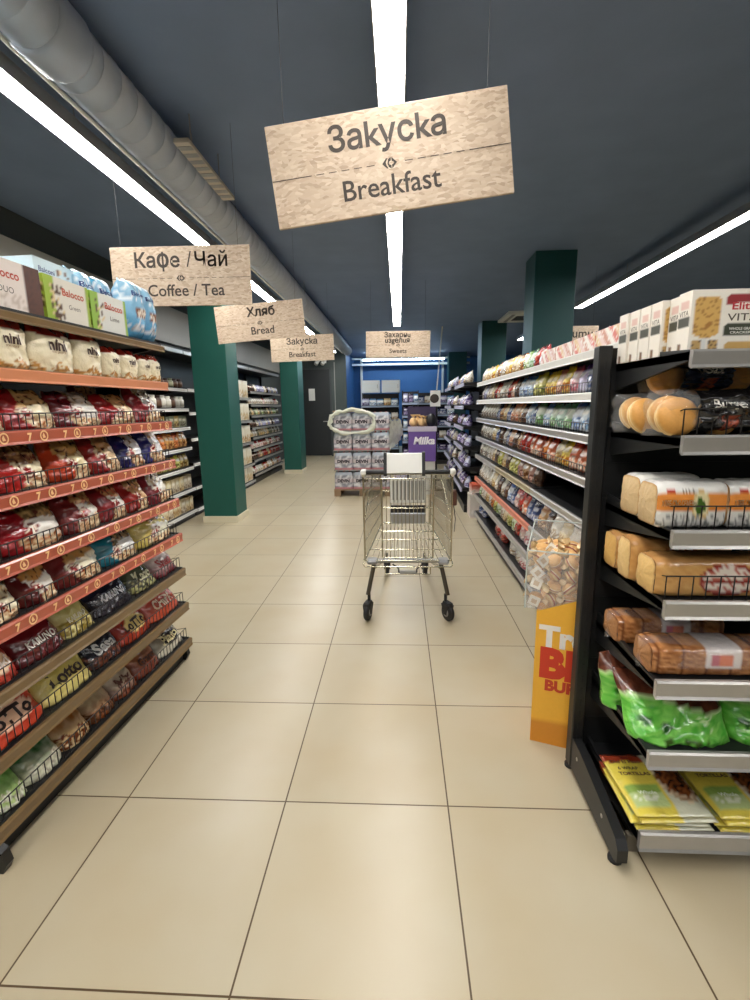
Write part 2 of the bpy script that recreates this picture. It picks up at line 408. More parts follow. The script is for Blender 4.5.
# ================================================================== SETTING
def struct(name, a, b, m, **k):
    mb = MB(); mb.box(a, b, m); return mb.build(name, kind='structure', **k)
XL, XR, YB, YF = -3.3, 6.6, -4.0, 17.5
M_FLOOR = floor_mat()
struct('floor', (XL, YB, -.1), (XR, YF, 0), M_FLOOR)
M_CEIL = mat('dark_ceiling', srgb(116, 136, 168), rough=0.7, var=0.14, scale=3, bump=0.1, bscale=20)
struct('ceiling', (XL, YB, CEIL), (XR, YF, CEIL+.1), M_CEIL)
M_WALL = mat('dark_grey_wall', srgb(70, 76, 76), rough=0.6, var=0.06, scale=5)
M_BLUE = mat('blue_wall', srgb(52, 104, 160), rough=0.55, var=0.06, scale=3)
struct('wall_left', (XL-.1, YB, 0), (XL, 14.2, CEIL), M_WALL)
struct('wall_back', (XL-.1, 14.2, 0), (-1.53, 14.35, CEIL), mat('charcoal_green_wall', srgb(72, 82, 80), rough=0.6, var=0.06, scale=5))
struct('wall_far', (-1.7, YF, 0), (XR, YF+.1, CEIL), M_BLUE)
struct('wall_far_side', (-1.7, 14.35, 0), (-1.6, YF, CEIL), M_BLUE)
struct('wall_right', (XR, YB, 0), (XR+.1, YF, CEIL), M_WALL)
struct('wall_rear', (XL, YB-.1, 0), (XR, YB, CEIL), M_WALL)
struct('baseboard_back', (XL, 14.185, 0), (-1.53, 14.2, .09), M_CREAM)
# closed dark door leaf in the end wall, with its frame
d = struct('door_1', (-2.95, 14.15, 0.02), (-2.0, 14.2, 2.5), mat('dark_door', srgb(38, 42, 44), rough=0.5, var=0.08))
b = MB()
for x in (-3.0, -2.0): b.box((x, 14.13, 0), (x+.05, 14.2, 2.55), M_WALL)
b.box((-3.0, 14.13, 2.5), (-1.95, 14.2, 2.55), M_WALL); b.build('door_frame', d)
b = MB(); b.tube((-2.1, 14.12, 1.02), (-2.22, 14.12, 1.02), .012, M_SILVER); b.tube((-2.1, 14.15, 1.02), (-2.1, 14.12, 1.02), .012, M_SILVER); b.build('door_handle', d)

def pillar(x0, y0, x1, y1, m, label, base=True):
    e = empty('pillar', ((x0+x1)/2, (y0+y1)/2, 0), label=label, cat='pillar', kind='structure')
    cx, cy = (x0+x1)/2, (y0+y1)/2
    b = MB(); b.box((x0-cx, y0-cy, 0), (x1-cx, y1-cy, CEIL), m, bev=.006); b.build('shaft', e)
    b = MB(); b.box((x0-cx-.015, y0-cy-.015, 0), (x1-cx+.015, y1-cy+.015, .085), M_CREAM, bev=.003); b.build('plinth', e)
pillar(-2.50, 5.87, -2.075, 6.28, M_GREEN, 'dark green square pillar with cream plinth between the wall shelves and the aisle')
pillar(-2.53, 10.4, -2.15, 10.95, M_GREEN, 'dark green square pillar standing farther down the aisle before the dark end wall')
pillar(1.54, 5.87, 2.0, 6.3, M_TEAL, 'dark teal pillar rising behind the middle of the long right shelf run')
pillar(1.71, 10.4, 2.21, 10.9, M_TEAL, 'dark teal pillar rising behind the far chocolate shelves')
pillar(1.62, 16.2, 2.2, 16.7, M_TEAL, 'narrow dark pillar against the blue far wall')

# pale header board over the wall shelving
b = MB(); b.box((XL, 2.6, 2.36), (XL+.06, 14.1, 2.86), mat('pale_header_board', srgb(176, 176, 170), rough=0.5, var=0.06, scale=2)); b.build('trim_1', kind='structure')
# bright beams across the far zone
b = MB(); b.box((-1.6, 16.9, 2.80), (2.4, 17.0, 2.87), M_WHITE); b.box((-1.6, 16.9, 3.0), (2.4, 17.0, 3.05), M_WHITE); b.build('trim_2', kind='structure')
b = MB(); b.box((-1.35, 17.3, 1.0), (-1.28, 17.5, 3.1), M_WHITE); b.box((1.5, 17.3, 1.0), (1.56, 17.5, 3.1), M_WHITE); b.build('trim_3', kind='structure')

# ------------------------------------------------------------------ lamps
def strip(x, z, y0, y1, w, label):
    e = empty('strip_lamp', (x, y0, z), label=label, cat='ceiling lamp', group='long strip lamps under the ceiling')
    L = y1 - y0
    b = MB(); b.box((-w/2-.006, 0, 0.0), (-w/2, L, .06), M_HOUSE); b.box((w/2, 0, 0), (w/2+.006, L, .06), M_HOUSE)
    b.box((-w/2-.006, 0, .055), (w/2+.006, L, .07), M_HOUSE); b.box((-w/2, -.01, 0), (w/2, 0, .07), M_HOUSE); b.box((-w/2, L, 0), (w/2, L+.01, .07), M_HOUSE)
    n = int(L/1.5)
    b.build('housing', e)
    b = MB()
    for i in range(n):
        a, c = L*i/n, L*(i+1)/n
        b.prism([(-w/2, .012), (-w/2+.008, .004), (w/2-.008, .004), (w/2, .012), (w/2, .03), (-w/2, .03)], a+.003, c-.003, M_LED, axis='y')
    b.build('diffuser', e)
    for i in range(0, n+1, 2):
        b = MB(); y = min(L-.05, max(.05, L*i/n)); b.tube((0, y, .07), (0, y, CEIL-z), .0025, M_HOUSE, 5); b.build('suspension_wire', e)
strip(-0.03, 2.90, -3.2, 9.4, .125, 'long white strip lamp over the middle of the aisle behind the big sign')
strip(-1.78, 2.90, -3.2, 13.6, .125, 'long white strip lamp running beside the round duct')
strip(2.82, 2.90, -3.2, 8.1, .125, 'long white strip lamp over the next aisle behind the teal pillar')
strip(2.82, 2.90, 8.9, 11.8, .125, 'short white strip lamp seen between the two teal pillars')
def cool(x0, x1, y, z, label):
    e = empty('tube_lamp', (x0, y, z), label=label, cat='ceiling lamp')
    b = MB(); b.box((0, -.03, .02), (x1-x0, .05, .06), M_WHITE); b.build('housing', e)
    b = MB(); b.tube((.02, 0, 0), (x1-x0-.02, 0, 0), .022, M_COOL, 10); b.build('lamp_tube', e)
    for xx in (.1, x1-x0-.1):
        b = MB(); b.tube((xx, .01, .06), (xx, .01, CEIL-z), .004, M_HOUSE, 5); b.build('hanger', e)
cool(-1.2, 1.5, 16.3, 2.93, 'cold white tube lamp crossing in front of the blue far wall')
cool(-.70, .75, 13.0, 3.0, 'added cold tube lamp hidden behind the sweets sign to light the far zone')  # added lamp, out of sight behind the sweets sign, brightens the far zone

# round spiral duct
e = empty('spiral_duct', (-1.42, -3.5, 2.955), label='grey round spiral air duct running along under the ceiling', cat='air duct'); duct = e
b = MB(); n = 24; R_ = .128; prof = []; y = 0; L = 17.2
while y < L:
    prof += [(R_, y), (R_, y+.128), (R_+.004, y+.131), (R_+.004, y+.137), (R_, y+.14)]; y += .14
b.lathe(prof, M_DUCT, n, axis='y'); b.build('pipe', e)
for yy in (1.4, 5.0, 8.6, 12.2, 15.8):
    b = MB(); b.lathe([(R_+.004, yy-.02), (R_+.009, yy-.015), (R_+.009, yy+.015), (R_+.004, yy+.02)], M_DUCT, n, axis='y'); b.build('clamp_ring', e)
b = MB(); b.lathe([(R_+.006, 5.6), (R_+.014, 5.62), (R_+.014, 5.78), (R_+.006, 5.8)], M_DUCT, n, axis='y'); b.build('sleeve', e)
for yy in (2.5, 6.8, 10.4, 13.9):
    for sx in (-1, 1):
        b = MB(); b.tube((sx*(R_+.008), yy, 0), (sx*(R_+.008), yy, CEIL-2.955), .004, M_HOUSE, 5); b.build('hanger', e)
b = MB(); b.box((-1.255, 2.95, 2.90), (-1.165, 3.72, 2.925), mat('pale_grille', srgb(196, 188, 176), rough=0.5, var=0.05), bev=.004)
for i in range(9): b.box((-1.25, 2.99+i*.08, 2.897), (-1.17, 3.03+i*.08, 2.9), M_HOUSE)
for y in (3.1, 3.55): b.tube((-1.21, y, 2.925), (-1.21, y, CEIL), .004, M_HOUSE, 5)
b.build('air_grille', label='pale flat air grille fixed along the side of the round duct', cat='air grille')
b = MB(); b.tube((-.118, .1, -.086), (-.118, 17.0, -.086), .010, M_WHITE, 8); b.build('side_rail', duct)
# ceiling air conditioner
e = empty('ceiling_air_conditioner', (2.36, 9.9, CEIL-.05), label='white square ceiling air conditioner behind the teal pillars', cat='air conditioner')
b = MB(); b.box((-.34, -.5, 0), (.34, .5, .05), M_WHITE, bev=.01); b.build('housing', e)
b = MB(); b.box((-.13, -.24, -.004), (.13, .24, .0), M_RUBBER); b.build('intake_grille', e)
for s_ in (-1, 1):
    b = MB(); b.box((s_*.22-.03, -.4, -.006), (s_*.22+.03, .4, -.001), M_GREYP); b.build('louvre', e)

# ------------------------------------------------------------------ hanging signs
def sign(x, y, z, roll, yaw, lines, label, wires=True, w=.9, h=.355, dash=True):
    e = empty('hanging_sign', (x, y, z), label=label, cat='sign', group='strand board aisle signs')
    e.rotation_euler = (0, -rad(roll), rad(yaw))
    b = MB(); b.box((-w/2, 0, -h/2), (w/2, .014, h/2), M_OSB, bev=.002); b.build('board', e)
    fn = lambda xx, zz: (xx, -.0012, zz)
    for t, xx, zz, ww, bo, hm in lines:
        b = MB(); put_text(b, t, M_INK, fn, xx, zz, ww, bold=bo, hmax=hm or None)
        if hm == 0.0: b.add([(xx-.006, -.0013, zz-.026), (xx+.006, -.0013, zz-.026), (xx+.006, -.0013, zz+.09), (xx-.006, -.0013, zz+.09)], [(0, 1, 2, 3)], M_INK)
        if False:
            v_ = [(xx+.066 + .024*math.cos(a_)*k_, -.0013, zz+.124 + .018*math.sin(a_)*k_) for k_ in (1, .5) for a_ in [PI + PI*q_/8 for q_ in range(9)]]
            b.add(v_, [(q_, q_+1, q_+10, q_+9) for q_ in range(8)], M_INK)
        b.build('lettering', e)
    b = MB(); zc = lines[0][5] if False else -.012
    def q(x0, x1, zz, t=.0028): b.add([(x0,-.0012,zz-t/2),(x1,-.0012,zz-t/2),(x1,-.0012,zz+t/2),(x0,-.0012,zz+t/2)], [(0,1,2,3)], M_INK)
    q(-w/2+.002, -w*.33, zc); q(w*.33, w/2-.002, zc)
    for i in range(5):
        q(-w*.31+i*.048, -w*.31+i*.048+.03, zc); q(w*.31-i*.048-.03, w*.31-i*.048, zc)
    # emblem: a small arrowhead pointing left and a larger block pointing right with a cut-out
    def poly(p): b.add([(u*.058, -.0012, zc+v*.058) for u, v in p], [tuple(range(len(p)))], M_INK)
    poly([(-.48, 0), (-.2, .3), (-.1, .3), (-.24, .08), (-.24, -.08), (-.1, -.3), (-.2, -.3)][:4] + [(-.24, 0)])
    poly([(-.48, 0), (-.24, 0), (-.24, -.08), (-.1, -.3), (-.2, -.3)])
    poly([(-.08, .22), (.1, .34), (.1, .14), (-.02, .08), (-.06, 0), (-.14, 0)]); poly([(-.14, 0), (-.06, 0), (-.02, -.08), (.1, -.14), (.1, -.34), (-.08, -.22)])
    poly([(.14, .34), (.48, 0), (.3, 0), (.22, .08), (.14, .1)]); poly([(.14, -.1), (.22, -.08), (.3, 0), (.48, 0), (.14, -.34)])
    b.build('printed_rule', e)
    if wires:
        for xx in (-w*.42, w*.42):
            b = MB(); d = (CEIL - z - h/2)
            b.tube((xx, .007, h/2-.01), (xx + (d*math.sin(rad(roll))), .007, h/2 + d*math.cos(rad(roll)) - xx*math.sin(rad(roll))), .0009, M_WIRE, 5); b.build('suspension_wire', e)
sign(-.032, 2.0, 2.343, 6.4, 0, [('Закуска'.replace('к', 'k'), 0, .055, .44, .018, None), ('Breakfast', 0, -.118, .37, .01, None)], 'big breakfast sign of strand board hanging tilted over the middle of the aisle')
sign(-1.385, 3.2, 2.27, -.4, 0, [('Ка', -.225, .055, .135, .022, None), ('о', -.108, .055, .078, .02, .0), ('е', -.03, .055, .062, .022, None), ('/', .061, .055, .035, .0, None), ('Чай', .203, .055, .206, .008, None), ('Coffee / Tea', .03, -.118, .50, .012, None)], 'strand board coffee and tea sign hanging above the end of the red-railed rack')
sign(-1.394, 5.0, 2.29, 4.0, 0, [('Хляб', .02, .055, .28, .02, None), ('Bread', .02, -.118, .235, .012, None)], 'strand board bread sign hanging between the coffee sign and the smaller breakfast sign')
sign(-1.366, 7.0, 2.26, 1.2, 0, [('Закуска'.replace('к', 'k'), 0,   .055, .44, .022, None), ('Breakfast', 0, -.118, .38, .012, None)], 'smaller breakfast sign of strand board hanging before the far green pillar')
sign(-.01, 7.0, 2.285, -.6, 0, [('Захарнu', -.01, .095, .36, .02, None), ('uзgелuя', -.01, .022, .34, .02, None), ('Sweets', 0, -.118, .24, .012, None)], 'strand board sweets sign hanging over the far end of the aisle')
sign(2.12, 6.6, 2.24, -.5, 0, [('Бucквumu', .05, .035, .66, .014, None), ('Biscuits', 0, -.118, .36, .006, None)], 'strand board sign half hidden behind the teal pillar above the right shelves')

# ================================================================== LEFT RACK (red rails), facing the aisle
LU = Unit((-1.290, 1.2, 0), PI/2 - math.atan(.045), 1.335, 'shelf_rack', 'black shelf rack with orange-red and brown price rails full of snack bags')
LU.carcass(.50, 1.80, base_h=.075, kick=.035)
for sx in (.0, 1.305):
    o_ = .05 if sx else 0
    b = MB(); b.prism([(o_, .0), (.05, 0), (.5, 0), (.5, .07), (.05, .10), (o_, .10), (o_-.035, .075), (o_-.045, .03), (o_-.03, 0)], sx, sx+.03, M_BLACK); b.build('foot', LU.e)
LZ = [1.772, 1.578, 1.374, 1.170, .955, .758, .557, .350, .130]
LD = [.36, .38, .40, .42, .44, .45, .46, .47, .48]
for k, z in enumerate(LZ):
    if k == 0: LU.shelf(z, LD[k], M_BROWN, .03)
    elif k == 1: LU.shelf(z, LD[k], M_COPPER, .042, emblem=False)
    elif k <= 5: LU.shelf(z, LD[k], M_ORANGE, .045, fence=.058, emblem=True)
    else: LU.shelf(z, LD[k], M_BROWN, .042, fence=.062)
RED = (158, 28, 30); MAR = (104, 20, 28)
PROD = {}
def product(key, fn):
    if key not in PROD:
        PROD[key] = fn().mb.mesh(key) if True else None
    return PROD[key]
LEAN = [0.0]
def nini(w, h, sd):
    b = Bag(w*1.03, h, .07, d_plain((238, 230, 204), (232, 218, 182), food=(206, 148, 78), band=(150, 42, 30), seed=sd, foodv=(0.03, .16), bandv=.80), sd, pinch=.10, full=3.2, nx=22, nzv=26)
    b.text('nini', .5, .50, .38, (60, 34, 22), bold=.04); b.text('mini snack', .5, .43, .30, (150, 110, 70), bold=0)
    return b
def snackbag(w, h, sd, side, main, top, d=.11):
    b = Bag(w*1.04, h*1.12, d, d_snack(side, main, top, sd), sd, pinch=.12, crump=.012, nx=24, nzv=26, lean=LEAN[0])
    b.text('7', .42, .34, .08, (245, 235, 220), bold=.04)
    return b
def barbag(w, h, sd, base, word, wc, c2=None, food=None, lab=None, d=.08):
    f0 = d_plain(base, c2, food=food, seed=sd, foodv=(.02, .4))
    lc = srgb(*lab) if lab else None
    f = (lambda u, v: lc if lc and ((u-.55)/.32)**2 + ((v-.5)/.26)**2 < 1 else f0(u, v))
    b = Bag(w*1.05, h*1.15, d, f, sd, pinch=.05, crump=.009, nx=22, nzv=22, lean=LEAN[0], full=2.2)
    if word: b.text(word, .52, .38, .62, wc, bold=.035, hmax=h*.36)
    return b
LROW = []   # shelf, x0, x1, height, tilt, maker, description, noun
def L(k, x0, x1, h, mk, desc, noun='snack bag', tilt=-.16, y=.055):
    x0, x1 = x0 + .065*(1 - x0/1.36), x1 + .065*(1 - x1/1.36)
    LROW.append((k, x0, x1, h, mk, desc, noun, tilt, y))
# second level: cream packs with a red top
for i, (a, c, h) in enumerate([(.26, .44, .165), (.455, .675, .165), (.685, .855, .172), (.87, .985, .135), (.995, 1.13, .135), (1.145, 1.24, .125), (1.245, 1.335, .13)]):
    L(1, a, c, h, (lambda w, hh, i=i: nini(w, hh, i+1)), ('large ' if h > .15 else 'small ') + 'cream and red-topped snack bag', tilt=-.05, y=.06)
SN = {
 2: [(.10, .30, .12, RED, (232, 214, 186), (120, 92, 56), 'red and cream snack bag'), (.31, .55, .125, RED, (238, 224, 190), (206, 160, 104), 'wide red and cream snack bag'), (.56, .82, .125, MAR, (240, 234, 226), (226, 214, 200), 'maroon and white snack bag'), (.83, 1.09, .12, RED, (236, 214, 176), (222, 160, 104), 'red snack bag with pale bread picture'), (1.10, 1.33, .165, (140, 26, 34), (244, 242, 238), (240, 238, 234), 'white and red peaked snack bag')],
 3: [(.05, .22, .12, RED, (236, 226, 206), (200, 160, 110), 'red and white snack bag'), (.24, .465, .135, (176, 34, 30), (240, 226, 190), (120, 70, 50), 'bright red and cream snack bag'), (.49, .71, .145, (190, 64, 32), (238, 222, 176), (196, 150, 80), 'orange and cream snack bag'), (.72, .92, .15, (150, 36, 36), (236, 206, 166), (196, 140, 90), 'dull red and peach snack bag'), (.94, 1.13, .155, (30, 30, 92), (236, 236, 240), (210, 210, 220), 'navy and white snack bag'), (1.14, 1.335, .17, (34, 36, 110), (242, 242, 246), (236, 214, 200), 'bright white and navy snack bag')],
 4: [(.04, .20, .11, RED, (232, 224, 206), (150, 104, 60), 'red and white striped snack bag'), (.225, .50, .145, (150, 18, 28), (240, 234, 224), (110, 86, 52), 'crimson and white snack bag'), (.52, .735, .15, (112, 24, 24), (238, 232, 220), (176, 96, 56), 'dark red and white snack bag'), (.74, .93, .15, (128, 22, 28), (236, 230, 218), (196, 90, 60), 'dark red snack bag with round emblem'), (.94, 1.12, .15, (150, 30, 26), (226, 180, 130), (214, 140, 90), 'brick red and tan snack bag'), (1.13, 1.335, .155, (120, 34, 44), (244, 240, 228), (238, 232, 214), 'white and plum snack bag')],
 5: [(.06, .24, .11, (130, 60, 40), (240, 230, 198), (226, 214, 180), 'pale cream snack bag'), (.25, .42, .13, (96, 22, 24), (240, 234, 224), (206, 140, 70), 'white and dark red snack bag'), (.43, .70, .135, (110, 30, 30), (238, 228, 198), (206, 150, 86), 'brown and cream snack bag'), (.71, .98, .12, (26, 112, 132), (244, 244, 240), (50, 72, 70), 'teal and white snack bag'), (1.0, 1.33, .13, (196, 176, 90), (244, 240, 214), (236, 222, 120), 'yellow and white snack bag')],
}
for k, rows in SN.items():
    for i, (a, c, h, sd_, mn, tp, desc) in enumerate(rows):
        L(k, a, c, h, (lambda w, hh, q=k*10+i, s_=sd_, m_=mn, t_=tp: snackbag(w, hh, q, s_, m_, t_)), desc, tilt=-.30)
BB = {
 6: [(.03, .19, .11, (180, 60, 44), 'Kroki', (250, 236, 226), None, None, (226, 190, 150), 'red and peach snack bag'), (.20, .42, .115, (112, 22, 28), 'KARUNO', (240, 230, 222), (90, 16, 22), None, None, 'maroon snack bag with white wording'), (.425, .60, .125, (176, 168, 92), 'KARUNO', (232, 226, 200), (226, 212, 140), (150, 130, 50), None, 'yellow-green snack bag with pale wording'), (.62, .89, .12, (24, 26, 44), 'KARUNO', (230, 230, 236), (30, 26, 40), None, None, 'navy snack bag with white wording'), (.90, 1.11, .115, (88, 96, 74), 'Karo', (226, 226, 190), (60, 60, 44), (180, 180, 120), None, 'olive snack bag'), (1.12, 1.33, .115, (214, 200, 196), 'Snax', (150, 40, 40), (120, 40, 50), None, None, 'pinkish white snack bag')],
 7: [(-.02, .27, .115, (170, 38, 30), 'LoTTo', (40, 16, 14), (206, 70, 44), None, (236, 190, 160), 'bright red snack bag with pale label'), (.28, .54, .12, (206, 186, 84), 'Lotto', (52, 34, 20), (226, 210, 130), None, None, 'plain yellow snack bag with dark wording'), (.55, .76, .115, (22, 24, 34), 'Sesa', (226, 226, 226), (40, 40, 54), (120, 60, 40), None, 'black snack bag with pale streak'), (.77, 1.01, .115, (156, 34, 28), 'LoTTo', (46, 24, 14), (180, 60, 36), None, (240, 214, 140), 'red snack bag with yellow label'), (1.02, 1.32, .115, (160, 40, 34), 'CHIPA', (240, 214, 190), (206, 90, 60), None, None, 'rust red snack bag')],
 8: [(.02, .14, .10, (92, 160, 60), '', (0, 0, 0), (200, 220, 150), (240, 244, 220), None, 'light green and white snack bag'), (.15, .32, .10, (46, 100, 50), '', (0, 0, 0), (226, 226, 200), (236, 236, 214), None, 'dark green and white snack bag'), (.33, .49, .105, (160, 96, 40), '', (0, 0, 0), (226, 200, 150), (120, 60, 30), None, 'amber brown snack bag'), (.50, .66, .105, (206, 190, 150), '', (0, 0, 0), (150, 80, 40), (90, 50, 30), None, 'beige and brown snack bag'), (.67, .84, .105, (226, 214, 190), 'Mix', (90, 40, 24), (120, 60, 40), None, None, 'cream and brown snack bag'), (.85, 1.06, .11, (170, 110, 76), 'Grano', (80, 40, 24), (120, 50, 36), None, None, 'tan snack bag with dark wording'), (1.07, 1.32, .115, (70, 52, 40), 'Plato', (230, 220, 170), (226, 220, 200), None, (50, 40, 34), 'dark brown snack bag with pale wording')],
}
for k, rows in BB.items():
    for i, (a, c, h, ba, wd, wc, c2, fd, lab, desc) in enumerate(rows):
        L(k, a, c, h, (lambda w, hh, q=k*10+i, ba=ba, wd=wd, wc=wc, c2=c2, fd=fd, lab=lab: barbag(w, hh, q, ba, wd, wc, c2, fd, lab)), desc, tilt=-.55, y=.05)
cnt = {}
for k, x0, x1, h, mk, desc, noun, tilt, y in LROW:
    same = [r for r in LROW if r[0] == k]; order = sorted(same, key=lambda r: -r[1]).index(next(r for r in same if r[1] == x0)) + 1
    LEAN[0] = math.tan(-tilt)
    me = mk(x1 - x0 - .004, h).mb.mesh('snack_bag')
    lab = f'{desc}, {ORD[order]} from far end, {ORD[k+1]} level of red-railed rack'
    LU.put(me, 'snack_bag', (x0+x1)/2, .045 if k == 1 else .066 if k <= 5 else .053, LZ[k] + .001, lab, 'snack bag', f'snack bags on the {ORD[k+1]} level of the red-railed rack')
LEAN[0] = .2
# second row of the same bags leaning behind, seen over the front ones
for k, x0, x1, h, rec, desc in [(2, .28, .56, .155, ((70, 56, 40), (120, 104, 70), (66, 58, 44)), 'dark olive snack bag'), (3, .22, .45, .17, ((110, 30, 26), (150, 110, 70), (120, 90, 54)), 'brownish snack bag'), (3, .74, .93, .19, (RED, (220, 160, 120), (196, 150, 110)), 'red and tan snack bag'),
        (3, .97, 1.13, .19, ((40, 40, 90), (236, 236, 240), (236, 230, 226)), 'pale grey snack bag'), (4, .25, .49, .19, ((110, 50, 30), (150, 110, 60), (130, 100, 60)), 'bronze snack bag'), (4, .56, .74, .195, ((150, 60, 40), (200, 150, 100), (190, 130, 80)), 'copper snack bag'), (5, .42, .60, .18, ((120, 30, 30), (206, 150, 80), (190, 140, 80)), 'golden brown snack bag'), (5, .74, .98, .165, ((40, 60, 60), (80, 80, 74), (60, 64, 56)), 'dark grey-green snack bag'), (2, .88, 1.08, .15, ((120, 30, 34), (226, 190, 150), (210, 170, 120)), 'tan and red snack bag')]:
    me = snackbag(x1-x0, h, int(x0*90)+k, *rec, d=.09).mb.mesh('snack_bag')
    LU.put(me, 'snack_bag', (x0+x1)/2, .185, LZ[k]+.003, f'{desc} standing in the second row, {ORD[k+1]} level of red-railed rack', 'snack bag', 'snack bags standing behind the front row')
# top of the rack: cake boxes and blue packs
def d_box(word, base, brand, edge, seed):
    bs, br, eg = srgb(*base), srgb(*brand), srgb(*edge)
    def f(u, v):
        k = bs
        if edge[0] < 100:
            if u > .72: k = lerp(eg, srgb(60, 30, 20), .5 if nz(u*2, v*3, seed) > .12 else 0)
            elif v < .3 and nz(u*2, v*2, seed) > .1: k = lerp(bs, srgb(150, 120, 90), .4)
        else:
            if u < .2 or u > .93: k = eg
            if .12 < u < .34 + .04*math.sin(v*9) and v < .85 and nz(u*2.4, v*2.4, seed) > -.05: k = srgb(76, 46, 24) if nz(u*4, v*4, seed+2) > -.1 else srgb(214, 190, 140)
        return k
    return f
def cakebox(w, h, d, word, base, brand, edge, seed, sub):
    mb = grid_box(w, h, d, d_box(word, base, brand, edge, seed), 22, 14)
    fn = lambda x, z: (x, -d/2-.0012, z)
    put_text(mb, 'Dolcezza' if False else 'Balocco', M_CARD, fn, (-w*.14 if edge[0] < 100 else w*.12), h*.62, w*.5, srgb(*brand), bold=.02, hmax=h*.22)
    put_text(mb, sub, M_CARD, fn, (-w*.14 if edge[0] < 100 else w*.12), h*.32, w*.26, srgb(90, 80, 74), bold=0.0, hmax=h*.13)
    return mb
def putL(mb, name, x, y, z, label, cat, group=None, **k): return LU.put(mb.mesh(name), name, x, y, z, label, cat, group, **k)
g = 'cake boxes along the top of the red-railed rack'
putL(cakebox(.24, .155, .09, '', (226, 214, 206), (190, 70, 50), (84, 44, 28), 3, 'DUO'), 'cake_box', .435, .052, LZ[0]+.001, 'white and brown cake box with red script on the top of the red-railed rack', 'cake box', g)
putL(cakebox(.235, .152, .09, '', (220, 214, 200), (190, 80, 50), (150, 176, 50), 4, 'Green'), 'cake_box', .69, .052, LZ[0]+.001, 'first pale cake box with lime green end beside the brown-ended box', 'cake box', g)
putL(cakebox(.24, .15, .09, '', (214, 214, 206), (196, 80, 60), (140, 178, 60), 5, 'Lime'), 'cake_box', .94, .052, LZ[0]+.001, 'second pale cake box with lime green end beside the tall blue bags', 'cake box', g)
def bluebag(w, h, sd):
    f0 = d_plain((150, 196, 222), (84, 160, 206), seed=sd, food=(226, 232, 238), foodv=(.12, .3))
    def f(u, v):
        k = f0(u, v)
        if abs(u-.5) < .26 and .34 < v < .52: k = srgb(120, 74, 50) if nz(u*3, v*3, sd) > 0 else srgb(226, 214, 196)
        if v > .62 and abs(nz(u*2, v*3, sd)) < .1: k = srgb(238, 244, 248)
        return k
    b = Bag(w, h, .13, f, sd, pinch=.01, crump=.008, round_top=True); b.text('Balconi', .5, .72, .7, (30, 60, 120), bold=.02, hmax=.03); return b
g = 'tall light blue bags at the far end of the rack top'
for i, (x, y, w, h, t) in enumerate([(1.195, .05, .125, .275, 'nearer of the two tall blue snack bags beside the lime-ended cake box'), (1.305, .05, .11, .27, 'outermost tall blue snack bag at the far end of the rack top')]):
    LU.put(bluebag(w, h, 3+i).mb.mesh('snack_bag'), 'snack_bag', x, y+.02, LZ[0]+.001, t, 'snack bag', g, tilt=-.03)
for i, (x, t) in enumerate([(.985, 'tall light blue snack bag behind the second lime-ended cake box'), (1.12, 'tall light blue snack bag in the back row beside the outermost blue bags')]):
    LU.put(bluebag(.13, .27, 8+i).mb.mesh('snack_bag'), 'snack_bag', x, .18, LZ[0]+.001, t, 'snack bag', g)
def bluebox(sd):
    def f(u, v):
        k = lerp(srgb(206, 226, 232), srgb(70, 172, 214), min(1, max(0, u*1.9-.75)))
        if .33 < u < .52 and v < .75 and nz(u*3, v*3, sd) > -.05: k = srgb(120, 84, 62) if nz(u*5, v*5, sd+2) > 0 else srgb(226, 206, 180)
        return k
    mb = grid_box(.37, .085, .16, f, 26, 10, side=lambda u, v: srgb(214, 230, 236), top=lambda u, v: srgb(176, 216, 230))
    put_text(mb, 'Balconi', M_CARD, lambda x, z: (x, -.0812, z), -.12, .035, .085, srgb(60, 80, 130), bold=.01, hmax=.02)
    return mb
m_ = bluebox(2).mesh('snack_box')
g = 'light blue snack boxes stacked behind the cake boxes'
for i, (x, y, z, t) in enumerate([(.72, .25, 0, 'light blue snack box at the bottom of the near stack behind the cake boxes'), (.73, .25, .087, 'light blue snack box second from the bottom of the near stack'), (.905, .235, .174, 'light blue snack box lying topmost on the rack top behind the cake boxes')]):
    LU.put(m_, 'snack_box', x, y, LZ[0]+.001+z, t, 'snack box', g)

# ================================================================== END RACK at the right, facing the camera
EU = Unit((.70, 1.30, 0), 0.0, 1.0, 'shelf_rack', 'black end-of-aisle shelf rack with grey price rails holding bread and buns')
b = MB(); b.box((.0, .42, .05), (1.0, .44, 1.62), M_BLACK)
for i in range(12): b.box((.02, .416, .1+i*.125), (.98, .42, .108+i*.125), M_BLACK)
b.build('back_panel', EU.e)
for x in (-.035, .985):
    b = MB(); b.box((x, .385, .03), (x+.045, .435, 1.625), M_BLACK, bev=.004)
    for i in range(30): b.box((x+.02, .3835, .10+i*.05), (x+.028, .386, .125+i*.05), M_RUBBER)
    b.build('upright', EU.e)
    b = MB(); b.prism([(.40, .03), (.43, .16), (.30, .155), (.06, .115), (.0, .10), (-.02, .075), (-.02, .03), (.0, .02)], x+.005, x+.038, M_BLACK)
    for y, z in ((.10, .085), (.33, .11)): b.tube((x+.003, y, z), (x+.006, y, z), .007, M_SILVER, 8)
    b.build('foot', EU.e)
    for y in (.02, .43):
        b = MB(); b.lathe([(.012, .03), (.012, .012), (.022, .011), (.022, 0)], M_RUBBER, 12, org=(x+.02, y, 0)); b.build('levelling_foot', EU.e)
b = MB(); b.box((.035, .05, .0), (.98, .07, .06), mat('grey_kick_plate', srgb(112, 104, 90), rough=0.4, var=0.08)); b.build('kick_plate', EU.e)
EZ = [1.565, 1.345, 1.090, .885, .638, .405, .115]
for k, z in enumerate(EZ):
    EU.shelf(z, .42, M_SILVER, [.045, .05, .05, .052, .056, .056, .064][k], fence=(0, .075, .07, .075, 0, 0, 0)[k], x0=.035, x1=.985, wires=.036)
